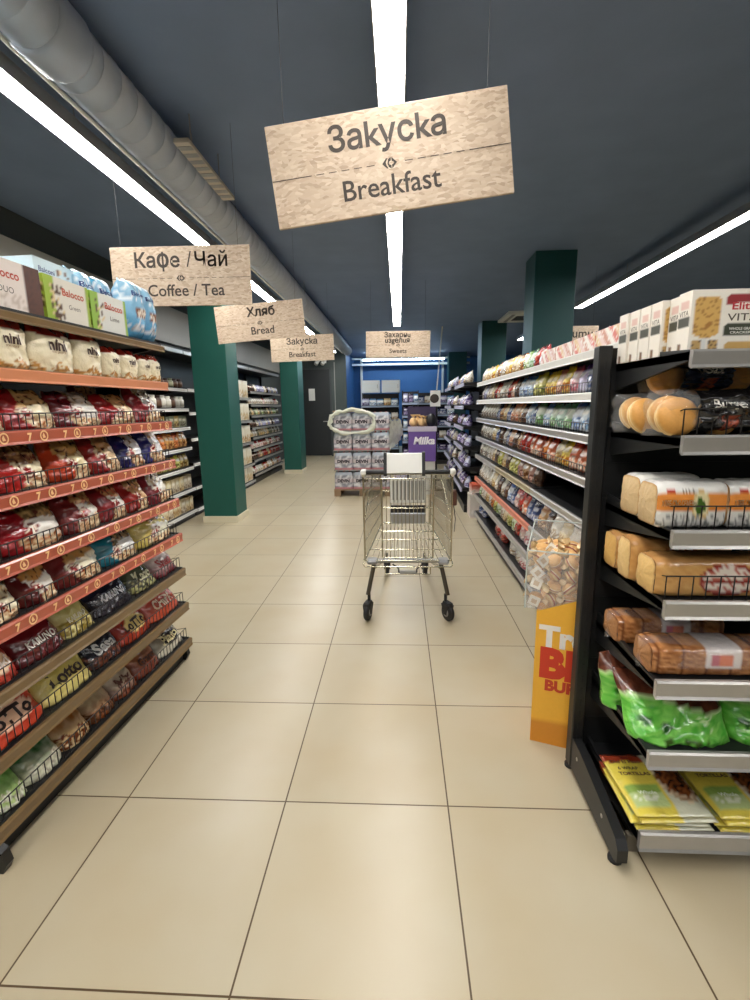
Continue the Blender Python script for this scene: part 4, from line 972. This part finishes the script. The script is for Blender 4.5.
for k, z in enumerate([1.62, 1.22, .82, .42, .10]):
    for i in range(2):
        h = .30 if k < 4 else .22
        if k == 0: h = .24
        me = PK.setdefault(('wc', i, k == 2), grid_box(.30, .30, .30, d_plain((226, 220, 200), (214, 206, 186), food=(206, 180, 130) if k != 2 else (196, 150, 90), band=(232, 228, 214), seed=i + k), 10, 12).mesh('pale_carton'))
        U3.put(me, 'pale_carton', .18 + i*.32, .18, z + .002, f'pale carton, {["nearer", "farther"][i]} one on the {ORD[k+1]} level of the narrow wall shelf', 'carton', 'pale cartons in the narrow wall shelf')
WZ3 = [1.748, 1.506, 1.300, 1.075, .890, .665, .460, .185]
for bi in range(2):
    U = wallunit(8.98 + 1.13*bi, 1.125, ['black wall shelf of small goods just before the second green pillar, nearer bay', 'black wall shelf of small goods just before the second green pillar, farther bay'][bi], WZ3, M_SILVER)
    for k, z in enumerate(WZ3):
        pal = [['white', 'dark brown', 'bluish white'], ['white', 'red and white', 'white'], ['grey-green', 'pale green', 'cream'], ['bluish white', 'white', 'dark brown'], ['grey-green', 'cream', 'white'], ['pinkish brown', 'red and white', 'white'], ['red', 'pinkish brown', 'cream'], ['tan', 'red and white', 'white']][k]
        cols = [random.choice(pal) if (bi or k % 3 or q > 2) else 'dark brown' for q in range(8)]
        fill(U, cols, z, k+1, ['nearer small-goods bay', 'farther small-goods bay'][bi], 'far end', 'goods_pack', 'goods pack', .13, .085, y=.02, tilt=-.08)

# ================================================================== yellow cardboard stand with a clear bin of wrapped sweets
B0 = empty('cardboard_stand', (.778, 1.962, 0), -.35, label='yellow cardboard stand with red wording standing beside the end rack', cat='cardboard stand')
bw, bd, bh = .345, .30, .60
M_YEL = mat('yellow_card', srgb(240, 170, 40), rough=.45, var=.04, scale=30)
b = MB()
def tz(x, z): return z
b.box((-bw/2, -bd/2, 0), (-bw/2+.006, bd/2, bh), M_YEL); b.box((bw/2-.006, -bd/2, 0), (bw/2, bd/2, bh+.0), M_YEL); b.box((-bw/2, bd/2-.006, 0), (bw/2, bd/2, bh+.0), M_YEL); b.box((-bw/2+.006, -bd/2, bh-.012), (bw/2-.006, bd/2-.006, bh-.004), M_YEL)
b.build('carton_body', B0)
b = MB()
f_ = lambda u, v: srgb(222, 146, 44) if v < .19 else srgb(250, 188, 62)
N_ = 26
vs = []; cs = []
for j in range(N_+1):
    for i in range(N_+1):
        u, v = i/N_, j/N_; vs.append(((u-.5)*bw, -bd/2-.002, v*(bh + .15*u))); cs.append(f_(u, v))
b.add(vs, [(j*(N_+1)+i, j*(N_+1)+i+1, (j+1)*(N_+1)+i+1, (j+1)*(N_+1)+i) for j in range(N_) for i in range(N_)], M_CARD, cs)
b.add([(x, -bd/2+.002, z) for x, y, z in vs], [(j*(N_+1)+i+1, j*(N_+1)+i, (j+1)*(N_+1)+i, (j+1)*(N_+1)+i+1) for j in range(N_) for i in range(N_)], M_CARD, [srgb(200, 170, 120)]*len(vs))
b.build('printed_front', B0)
fn = lambda x, z: (x, -bd/2-.0035, z)
def word(t, x, z, w, c, bold, hm=None, sl=0.0):
    b = MB(); put_text(b, t, M_CARD, fn, x, z, w, srgb(*c), bold=bold, hmax=hm, slant=sl); b.build('printed_word', B0, label=None)
word('Trolli', -.02, .455, .28, (246, 240, 232), .045)
word('BIG', -.015, .318, .27, (214, 62, 36), .06, .13)
word('BURGER', .0, .255, .25, (206, 66, 40), .05, .06)
# clear bin on top
BN0 = empty('clear_bin', (.768, 1.998, bh+.003), -.35, label='clear plastic bin of wrapped sweets resting on the yellow cardboard stand', cat='clear bin')
w2, d2, h2 = .40, .34, .25
b = MB(); t = .004
b.box((-w2/2, -d2/2, 0), (w2/2, -d2/2+t, h2), M_ACRYL); b.box((-w2/2, d2/2-t, 0), (w2/2, d2/2, h2+.05), M_ACRYL); b.box((-w2/2, -d2/2+t, 0), (-w2/2+t, d2/2-t, h2), M_ACRYL); b.box((w2/2-t, -d2/2+t, 0), (w2/2, d2/2-t, h2), M_ACRYL); b.box((-w2/2+t, -d2/2+t, 0), (w2/2-t, d2/2-t, t), M_ACRYL)
b.build('bin_wall', BN0)
M_EDGE = mat('acrylic_edge', srgb(214, 222, 216), rough=.15, alpha=.75, var=.02)
for a_, c_ in [((-w2/2, -d2/2, h2), (w2/2, -d2/2, h2)), ((-w2/2, d2/2, h2+.05), (w2/2, d2/2, h2+.05)), ((-w2/2, -d2/2, h2), (-w2/2, d2/2, h2+.05)), ((w2/2, -d2/2, h2), (w2/2, d2/2, h2+.05)), ((-w2/2, -d2/2, 0), (-w2/2, -d2/2, h2))]:
    b = MB(); b.tube(a_, c_, .0035, M_EDGE, 6); b.build('rim', BN0)
def sweet(seed):
    """small burger-shaped sweet twisted into a clear wrapper with a square label"""
    mb = MB(); r, h = .028, .02; c = [srgb(226, 176, 110), srgb(240, 210, 150), srgb(176, 80, 50), srgb(250, 236, 200)]
    mb.lathe([(.002, -h), (r*.8, -h*.9), (r, -h*.5), (r*1.02, -h*.2), (r*1.06, -h*.1), (r*1.06, h*.1), (r, h*.2), (r*.95, h*.6), (r*.6, h*.95), (.002, h)], M_BAKE, 12, cols=[c[0], c[0], c[1], c[2], c[2], c[3], c[0], c[0], c[0], c[0]])
    for q in (-1, 1):
        n = 8; vs = [(q*(r + .022), 0.024*math.cos(2*PI*i/n), .018*math.sin(2*PI*i/n) + .004*(i % 2)) for i in range(n)] + [(q*r*.7, 0, 0)]
        mb.add(vs, [(i, (i+1) % n, n) for i in range(n)], M_FILM, [srgb(232, 206, 160)]*9, True)
    if seed % 3 == 0:
        s_ = .022; mb.box((-s_, -r-.006, -s_), (s_, -r-.004, s_), M_CARD, srgb(240, 234, 222), bev=.001); mb.box((-s_*.5, -r-.0068, -s_*.5), (s_*.5, -r-.006, s_*.4), M_CARD, srgb(206, 180, 150))
    return mb
ms = [sweet(i).mesh('wrapped_sweet') for i in range(3)]
random.seed(3)
q = 0
hgt = ['bottom', 'second', 'third', 'top']
for lz in range(4):
    for iy in range(4):
        for ix in range(6):
            if lz == 3 and random.random() < .08: continue
            if iy in (1, 2) and lz < 3: continue
            x = -w2/2 + .042 + ix*.063 + random.uniform(-.006, .006); y = -d2/2 + .044 + iy*.083 + random.uniform(-.004, .004); z = .034 + lz*.056 + random.uniform(-.003, .004)
            o = bpy.data.objects.new('wrapped_sweet', ms[q % 3]); COL.objects.link(o); q += 1
            o.location = (BN0.location.x + x*math.cos(.35) + y*math.sin(.35), BN0.location.y - x*math.sin(.35) + y*math.cos(.35), BN0.location.z + z); o.rotation_euler = (random.uniform(-.5, .5), random.uniform(-1.2, 1.2), random.uniform(-.5, .5))
            tag(o, f'burger-shaped sweet in clear bin, {hgt[lz]} layer, row {ORD[iy+1]} from front, {ORD[ix+1]} from aisle side', 'wrapped sweet', 'wrapped sweets in the clear bin')

# ================================================================== shopping trolley, seen from its handle side
CT = empty('shopping_cart', (.053, 3.05, 0), label='chrome wire shopping cart with white handle plate standing alone in the aisle', cat='shopping cart')
RT = dict(z1=1.005, z0=.428, hw1=.288, hw0=.285, y=0.0); FT = dict(z1=.885, z0=.47, hw1=.21, hw0=.20, y=.87)
def P(s_, t, v):        # point on a side wall: s_ side, t rear to front, v bottom to top
    hw = lambda D: D['hw0'] + (D['hw1']-D['hw0'])*v
    a = Vector((s_*hw(RT), RT['y'], RT['z0'] + (RT['z1']-RT['z0'])*v)); c = Vector((s_*hw(FT), FT['y'], FT['z0'] + (FT['z1']-FT['z0'])*v)); return a.lerp(c, t)
R1, R2 = .0055, .0022
for s_ in (-1, 1):
    b = MB()
    for v in (0, 1): b.tube(P(s_, 0, v), P(s_, 1, v), R1, M_CHROME, 8)
    for v in (.22, .45, .62, .8): b.tube(P(s_, 0, v), P(s_, 1, v), .003, M_CHROME, 6)
    for i in range(21): b.tube(P(s_, i/20, 0), P(s_, i/20, 1), R2, M_CHROME, 5, caps=False)
    for t in (0, 1): b.tube(P(s_, t, 0), P(s_, t, 1), R1, M_CHROME, 8)
    b.tube(P(s_, 0, .45), P(s_, .5, 1), .003, M_CHROME, 6)
    b.build('basket_side', CT)
b = MB()
for v in (0, .33, .66, 1): b.tube(P(-1, 1, v), P(1, 1, v), R1 if v in (0, 1) else .003, M_CHROME, 8)
for i in range(11): b.tube(P(-1, 1, 0).lerp(P(1, 1, 0), i/10), P(-1, 1, 1).lerp(P(1, 1, 1), i/10), R2, M_CHROME, 5)
b.build('basket_front', CT)
b = MB()
for i in range(15): b.tube(P(-1, 0, 0).lerp(P(1, 0, 0), i/14), P(-1, 1, 0).lerp(P(1, 1, 0), i/14), R2, M_CHROME, 5)
for t in (0, .25, .5, .75): b.tube(P(-1, t, 0), P(1, t, 0), .004, M_CHROME, 6)
b.build('basket_floor', CT)
b = MB()        # hinged rear gate
for i in range(14):
    x = -.165 + .33*i/13; b.tube((x, .03, .44), (x, .02, .975), R2, M_CHROME, 5)
for z in (.44, .62, .78, .975): b.tube((-.275 if z == .975 else -.17, .025, z), (.275 if z == .975 else .17, .025, z), .0035, M_CHROME, 6)
for s_ in (-1, 1): b.tube((s_*.17, .025, .44), (s_*.17, .02, .975), .0035, M_CHROME, 6)
b.build('rear_gate', CT)
b = MB()        # folded child seat
b.box((-.115, .10, .80), (.125, .112, .965), M_WHITE, bev=.004)
for i in range(9): b.box((-.10+i*.025, .096, .82), (-.088+i*.025, .10, .95), M_GREYP)
b.build('child_seat_back', CT)
b = MB(); b.box((-.115, .09, .715), (.125, .26, .725), M_GREYP, bev=.003); b.box((-.112, .085, .735), (.122, .092, .785), M_RUBBER); b.box((-.112, .086, .66), (.122, .094, .715), M_GREYP); b.build('child_seat_base', CT)
b = MB(); b.tube((-.275, -.10, 1.035), (.275, -.10, 1.035), .014, M_RUBBER, 14); b.build('handle', CT)
for s_ in (-1, 1):
    b = MB(); b.path([(s_*.278, -.10, 1.035), (s_*.283, -.06, 1.03), (s_*.288, .0, 1.0)], .011, M_WHITE, 8); b.box((s_*.277-.018, -.12, 1.02), (s_*.277+.018, -.06, 1.052), M_WHITE, bev=.008); b.build('handle_bracket', CT)
b = MB(); b.prism([(-.125, 1.03), (-.13, 1.035), (-.095, 1.15), (-.085, 1.152), (-.08, 1.145), (-.11, 1.03)], -.130, .086, M_WHITE); ho = b.build('handle_plate', CT)
for s_ in (-1, 1):
    b = MB(); b.prism([(-.132, 1.015), (-.138, 1.03), (-.10, 1.155), (-.08, 1.16), (-.07, 1.145), (-.10, 1.015)], -.022+s_*.108, -.022+s_*.128, M_RUBBER); b.build('plate_holder', CT)
b = MB(); b.box((.285, .0, .80), (.318, .06, .90), mat('brown_coin_lock', srgb(96, 62, 50), rough=.4, var=.05), bev=.006); b.build('coin_lock', CT)
b = MB(); b.path([(.30, .03, .80), (.315, .05, .70), (.305, .02, .62)], .003, M_RUBBER, 5); b.build('lock_strap', CT)
# chassis
b = MB()
for s_ in (-1, 1):
    b.path([(s_*.235, .09, .40), (s_*.225, .12, .34), (s_*.19, .55, .24), (s_*.165, .93, .15)], .011, M_CHROME, 8)
    b.path([(s_*.29, 0, .44), (s_*.295, -.02, .405), (s_*.285, -.02, .392)], .004, M_CHROME, 6)
b.tube((-.285, -.02, .392), (.285, -.02, .392), .0045, M_CHROME, 8); b.tube((-.19, .55, .24), (.19, .55, .24), .008, M_CHROME, 8); b.tube((-.15, .0, .335), (.15, .0, .335), .004, M_CHROME, 6)
for s_ in (-1, 1): b.tube((s_*.15, 0, .335), (s_*.15, -.01, .39), .004, M_CHROME, 6)
b.build('chassis', CT)
b = MB(); b.box((-.26, .02, .405), (.26, .06, .425), M_GREYP, bev=.008); b.box((-.275, -.01, .40), (-.2, .06, .435), M_HOUSE, bev=.014); b.box((.2, -.01, .40), (.275, .06, .435), M_HOUSE, bev=.014); b.build('rear_bumper', CT)
b = MB(); b.path([(-.10, .01, .40), (-.06, -.01, .375), (-.06, -.01, .35), (.06, -.01, .35), (.06, -.01, .375), (.10, .01, .40)], .005, M_RUBBER, 6); b.box((-.055, -.02, .345), (.055, .0, .36), M_GREYP); b.build('latch_bracket', CT)
def caster(x, y, ang, r=.06, top=.18):
    c = empty('caster', (x, y, 0), ang); c.parent = CT
    b = MB(); b.tube((0, .03, r*2-.005), (0, .03, top), .011, M_RUBBER, 10); b.box((-.026, -.035, r*1.5), (.026, .045, r*2+.012), M_RUBBER, bev=.012)
    for s_ in (-1, 1): b.prism([(-.012, r-.012), (.012, r-.012), (.045, r*1.9), (-.03, r*1.9)], s_*.024-.003, s_*.024+.003, M_RUBBER)
    b.build('fork', c)
    b = MB(); b.lathe([(.006, -.018), (r*.6, -.018), (r*.66, -.014), (r*.9, -.016), (r, -.010), (r, .010), (r*.9, .016), (r*.66, .014), (r*.6, .018), (.006, .018)], M_RUBBER, 20, axis='x', org=(0, 0, r)); b.build('wheel', c)
    b = MB(); b.lathe([(.004, -.020), (r*.5, -.0195), (r*.5, .0195), (.004, .020)], M_GREYP, 14, axis='x', org=(0, 0, r)); b.build('hub', c)
for s_ in (-1, 1):
    b = MB(); b.path([(s_*.222, .12, .40), (s_*.235, .10, .345), (s_*.272, .035, .17)], .015, mat('dark_cart_leg', srgb(84, 78, 66), rough=.3, metal=.6, var=.08), 10); b.build('leg', CT)
    caster(s_*.272, .01, -.25 if s_ < 0 else .5)
    caster(s_*.163, .92, .1)

# ================================================================== pallet of bottled water
PX, PY = -.60, 7.62
pal = empty('pallet', (PX, PY, 0), label='grey wooden pallet on the floor under the stacked packs of bottled water', cat='pallet')
for i in range(5):
    b = MB(); b.box((-.46, .02+i*.19, .10), (.46, .14+i*.19, .118), M_WOOD); b.build('deck_board', pal)
for x in (-.46, -.05, .36):
    b = MB(); b.box((x, .02, .018), (x+.10, .90, .098), M_WOOD); b.build('bearer', pal)
    b = MB(); b.box((x, .02, .0), (x+.10, .90, .016), M_WOOD); b.build('skid_board', pal)
def water():
    """shrink-wrapped pack of six bottles: bottle bumps showing through the wrap"""
    w, d, h = .298, .20, .275; mb = MB(); nU = 40; nV = 14; vs = []; cs = []
    def sec(t, v):
        a = 2*PI*t; x, y = math.cos(a), math.sin(a); p = 8
        r = 1/((abs(x)**p + abs(y)**p)**(1/p)); x, y = x*r, y*r
        nk = 1 if v < .72 else 1 - .55*((v-.72)/.28)**1.4
        bx = .03*abs(math.sin(PI*(x*1.5+1.5)))**.7 if abs(y) > .9 else 0
        return (x*w/2*(nk*.2+.8), y*(d/2)*(nk*.3+.7)*(.95+bx))
    for j in range(nV+1):
        v = j/nV
        for i in range(nU):
            x, y = sec(i/nU, v); vs.append((x, y, v*h + .003*noise.noise((x*60, y*60, v*9))))
            k = lerp(srgb(214, 214, 218), srgb(140, 142, 152), max(0, min(1, .5 + 1.6*noise.noise((x*30, y*30, v*6)))))
            if .36 < v < .62: k = srgb(206, 196, 200)
            if v < .2 and (i % 5) < 2: k = srgb(150, 150, 164)
            if v > .8: k = srgb(176, 186, 200)
            if v < .1: k = srgb(190, 130, 136)
            cs.append(k)
    mb.add(vs, [(j*nU+i, j*nU+(i+1) % nU, (j+1)*nU+(i+1) % nU, (j+1)*nU+i) for j in range(nV) for i in range(nU)], M_FILM, cs, True)
    mb.add(vs[nV*nU:], [tuple(range(nU))], M_FILM, cs[nV*nU:]); mb.add(vs[:nU], [tuple(range(nU-1, -1, -1))], M_FILM, cs[:nU])
    put_text(mb, 'DEVIN', M_CARD, lambda x, z: (x, -d/2*.99-.0035, z), 0, h*.40, w*.66, srgb(44, 40, 52), bold=.05)
    for i in range(3):
        for j in range(2): mb.lathe([(.014, h-.03), (.014, h+.004), (.012, h+.006)], M_CARD, 8, org=((i-1)*.09, (j-.5)*.085, 0), cols=[srgb(170, 70, 80)]*3)
    return mb
mw = water().mesh('water_pack')
lay = ['bottom', 'second', 'third', 'top']; colw = ['first', 'second', 'third']
for kz in range(4):
    for ky in range(2):
        for kx in range(3):
            if ky == 1 and kx == 1 : continue
            o = bpy.data.objects.new('water_pack', mw); COL.objects.link(o)
            o.location = (PX - .302 + kx*.302 + random.uniform(-.004, .004), PY + .13 + ky*.22, .122 + kz*.315)
            o.rotation_euler = (0, 0, random.uniform(-.015, .015))
            tag(o, f'wrapped water pack, {lay[kz]} layer, {colw[kx]} from the wall side, {["front", "back"][ky]} row of the water pallet', 'water pack', 'shrink-wrapped water packs on the pallet')
for kz in range(1, 4):
    b = MB(); b.box((-.455, .02, 0), (.455, .47, .012), mat('grey_card_sheet', srgb(150, 146, 142), rough=.7, var=.1))
    b.build('card_sheet', loc=(PX, PY, .122 + kz*.315 - .0145), label=f'grey card sheet under the {lay[kz]} layer of water packs', cat='card sheet', group='card sheets between the layers of water packs')
b = MB(); b.box((-.45, .02, 0), (.0, .46, .022), M_WOOD); b.build('wooden_board', loc=(PX, PY, .122 + 3*.315 + .287), label='wooden board lying on top of the water packs', cat='board')
# white film hanging around the top layer: an irregular torn collar with an opening, plus a drape on the aisle side
b = MB(); n = 44; rings = []
for q, (sx, sz, yy) in enumerate([(.37, .165, .24), (.382, .19, .08), (.372, .205, -.02), (.34, .165, -.03), (.315, .145, -.005)]):
    rings.append([(sx*math.copysign(abs(math.cos(2*PI*i/n))**.75, math.cos(2*PI*i/n))*(1 + .13*noise.noise((i*.55, q*.6, 2))), yy + .03*noise.noise((i*.7, q*2, 1)), sz*math.copysign(abs(math.sin(2*PI*i/n))**.75, math.sin(2*PI*i/n))*(1 + .22*noise.noise((i*.5, q*.7, 7)))) for i in range(n)])
vs = [p for r_ in rings for p in r_]
b.add(vs, [(r_*n+i, r_*n+(i+1) % n, (r_+1)*n+(i+1) % n, (r_+1)*n+i) for r_ in range(4) for i in range(n)], mat('white_film', srgb(226, 230, 212), rough=.25, bump=1.0, bscale=16, var=.05, alpha=.85, coat=.4), None, True)
film = b.build('stretch_film', loc=(PX-.14, PY-.0, 1.20), label='torn white stretch film around the top layer of water packs', cat='plastic film')
b = MB(); n1, n2 = 14, 16
vs = [(.44 + .05*math.sin(j/n2*3)*(i/n1) + .03*noise.noise((i*.5, j*.4, 3)) + .16*(i/n1), -.05 + .35*(i/n1) + .02*noise.noise((i, j*.5, 5)), -.46*(j/n2)*(1 - .25*(i/n1)) + .02*math.sin(i*1.1)) for j in range(n2+1) for i in range(n1+1)]
b.add(vs, [(j*(n1+1)+i, j*(n1+1)+i+1, (j+1)*(n1+1)+i+1, (j+1)*(n1+1)+i) for j in range(n2) for i in range(n1)], MATS['white_film'], None, True)
b.build('drooping_fold', film, loc=(.15, .0, .02))
# second stack of water behind
for kz in range(4):
    o = bpy.data.objects.new('water_pack', mw); COL.objects.link(o); o.location = (-.36, 9.1, .0 + kz*.302); tag(o, f'wrapped water pack, {lay[kz]} one of the single stack behind the pallet', 'water pack', 'water packs stacked behind the pallet')

# ================================================================== violet chocolate display
MD = empty('chocolate_display', (.36, 7.75, 0), label='violet cardboard chocolate display with white script standing in the aisle', cat='display stand')
M_VIO = mat('violet_card', srgb(112, 84, 160), rough=.45, var=.06, scale=8)
b = MB(); b.box((-.21, 0, .55), (.23, .30, 1.09), M_VIO, bev=.006); b.build('body', MD)
b = MB(); b.box((-.20, .02, 0), (.22, .28, .55), mat('pale_display_base', srgb(206, 204, 196), rough=.5, var=.06)); b.build('base', MD)
b = MB(); b.box((-.22, -.012, 1.03), (.24, .0, 1.11), mat('lilac_card_strip', srgb(196, 190, 206), rough=.5, var=.05)); b.box((-.21, -.0, 1.09), (.23, .30, 1.10), M_VIO); b.build('tray_lip', MD)
b = MB(); put_text(b, 'Milka', M_CARD, lambda x, z: (x, -.0015, z), .04, .83, .34, srgb(246, 244, 248), bold=.045, slant=.2); b.build('printed_word', MD)
b = MB(); b.box((-.22, .285, 1.09), (.24, .30, 1.42), mat('dark_violet_card', srgb(60, 50, 84), rough=.5, var=.1)); b.build('back_card', MD)
M_GOLDE = mat('gold_foil', srgb(222, 184, 130), rough=.3, metal=.2, bump=.4, bscale=30, var=.1)
for i, (x, y, r) in enumerate([(-.13, .08, .07), (.0, .07, .065), (-.06, .19, .07), (.06, .19, .06)]):
    b = MB(); b.lathe([(.004, 0), (r*.6, .01), (r*.95, r*.6), (r, r*.9), (r*.85, r*1.5), (r*.5, r*2), (.12*r, r*2.2), (r*.5, r*2.45), (r*.7, r*2.8)], M_GOLDE, 14)
    b.build('chocolate_egg', loc=(.36+x, 7.75+y, 1.102), label=['gold-wrapped egg at the outer front corner', 'gold-wrapped egg at the inner front', 'gold-wrapped egg in the back beside the outer corner', 'small gold-wrapped egg in the back beside the black post'][i] + ' of the violet display', cat='chocolate egg', group='gold wrapped eggs on the violet display')
b = MB(); b.lathe([(.004, 0), (.06, .01), (.085, .08), (.08, .15), (.04, .2), (.004, .21)], M_RUBBER, 14); b.build('dark_egg', loc=(.52, 7.85, 1.102), label='dark wrapped egg beside the gold ones on the violet display', cat='chocolate egg')
e = empty('price_card_stand', (.62, 8.20, 0), label='black post with a white price card beside the violet display', cat='price stand')
b = MB(); b.tube((0, 0, .012), (0, 0, 1.42), .014, M_RUBBER, 8); b.build('post', e); b = MB(); b.lathe([(.12, 0), (.12, .008), (.02, .014)], M_RUBBER, 18); b.build('foot', e)
b = MB(); b.box((-.10, -.02, 1.42), (.07, -.012, 1.68), M_WHITE); b.build('price_card', e); b = MB()
b.lathe([(.01, -.026), (.06, -.024), (.075, -.02), (.06, -.0195)], M_INK, 14, axis='y', org=(-.03, 0, 1.55)); b.build('printed_emblem', e)
b = MB(); b.tube((.70, 9.3, 0), (.70, 9.3, 1.72), .035, M_BLACK, 10); b.lathe([(.11, 0), (.11, .01), (.04, .015)], M_BLACK, 16, org=(.70, 9.3, 0)); b.build('black_post', label='black round post standing at the far end of the chocolate racks', cat='post')
b = MB(); b.tube((.78, 11.0, 1.0), (.95, 11.0, CEIL), .014, M_WHITE, 8); b.lathe([(.12, 0), (.12, .012), (.02, .02), (.016, 1.0)], M_WHITE, 14, org=(.78, 11.0, 0)); b.build('white_pole', label='thin leaning white pole reaching up to the ceiling past the chocolate racks', cat='pole')

# ================================================================== far end of the store
random.seed(21)
def backunit(x, y, L, H, label, levels, pals, seed, where, rz=0.0, noun='far pack'):
    U = Unit((x, y, 0), rz, L, 'shelf_rack', label); U.carcass(.42, H, base_h=.1)
    for k, z in enumerate(levels):
        U.shelf(z, .38, mat('dim_blue_rail', srgb(150, 166, 190), rough=.4, var=.05), .04)
        fill(U, [random.choice(pals) for _ in range(max(3, int(L/.17)))], z, k+1, where, 'its window side' if False else 'aisle side', 'goods_pack', 'goods pack', .17, .10, tilt=-.05)
    return U
backunit(-.95, 12.2, .95, 1.75, 'far shelf rack behind the water pallet with two white cabinets on top', [1.45, 1.1, .75, .40], ['white', 'bluish white', 'cream', 'pale blue', 'grey-green'], 1, 'far rack behind the water pallet')
backunit(.06, 9.6, .34, 1.72, 'narrow dark shelf rack between the water pallet and the violet display', [1.5, 1.25, 1.0, .75, .45], ['navy', 'bluish white', 'pale blue', 'dark violet'], 2, 'narrow rack by the violet display')
backunit(.42, 11.9, .95, 1.75, 'far dark shelf rack behind the violet display', [1.5, 1.22, .95, .65, .35], ['dark violet', 'navy', 'bluish white', 'pale blue', 'white'], 3, 'far rack behind the violet display')
M_CAB = mat('white_enamel', srgb(238, 246, 250), rough=.3, var=.03)
for i, (x, w, t) in enumerate([(-.70, .44, 'white cabinet on top of the far rack, on its wall side'), (-.20, .46, 'white cabinet on top of the far rack, on its aisle side')]):
    e = empty('cabinet', (x, 12.4, 1.77), label=t, cat='cabinet', group='white cabinets on the far rack')
    b = MB(); b.box((-w/2, -.18, 0), (w/2, .18, .30), M_CAB, bev=.01); b.build('body', e)
    b = MB(); b.box((-w/2+.02, -.19, .02), (w/2-.02, -.18, .28), M_CAB, bev=.004); d_ = b.build('door', e); b = MB(); b.box((w/2-.06, -.20, .10), (w/2-.05, -.19, .2), M_GREYP); b.build('handle', d_)
mb = grid_box(.24, .30, .22, d_plain((196, 190, 214), (216, 212, 230), seed=4), 8, 8); mb.build('carton', loc=(.02, 8.6, .0), label='pale lavender carton on the floor beyond the cart handle', cat='carton')
mb = grid_box(.22, .26, .2, d_plain((206, 200, 220), (226, 222, 236), seed=6), 8, 8); mb.build('carton', loc=(.03, 8.6, .302), label='pale lavender carton stacked on the one on the floor', cat='carton')
# fittings on the dark end wall
e = empty('spot_lamp', (-2.14, 14.18, 2.72), label='white twin spot lamp fixed high on the dark end wall', cat='spot lamp')
b = MB(); b.box((-.06, -.04, -.05), (.06, .0, .05), M_WHITE, bev=.01); b.build('mount', e)
for s_ in (-1, 1):
    b = MB(); b.tube((s_*.09, -.10, .14), (s_*.09-.12, -.26, -.10), .055, M_WHITE, 14); b.tube((0, -.03, 0), (s_*.09-.05, -.17, .03), .012, M_WHITE, 6); b.build('lamp_head', e)
b = MB(); b.box((-2.62, 14.125, 1.62), (-2.44, 14.135, 1.96), M_WHITE); b.build('paper_notice', label='white paper notice on the dark door', cat='notice')
b = MB(); b.box((-.012, -.012, 0), (.012, 0, 2.08), M_GREYP); b.build('cable_duct', loc=(-1.86, 14.2, .62), label='thin grey cable duct running down the dark end wall', cat='cable duct')
e = empty('wall_socket', (-1.86, 14.2, .55), label='white wall socket below the cable duct on the dark end wall', cat='socket')
b = MB(); b.box((-.055, -.025, -.06), (.055, 0, .06), M_WHITE, bev=.008); b.build('plate', e); b = MB(); b.lathe([(.035, -.027), (.035, -.025)], M_GREYP, 14, axis='y'); b.build('socket_insert', e)
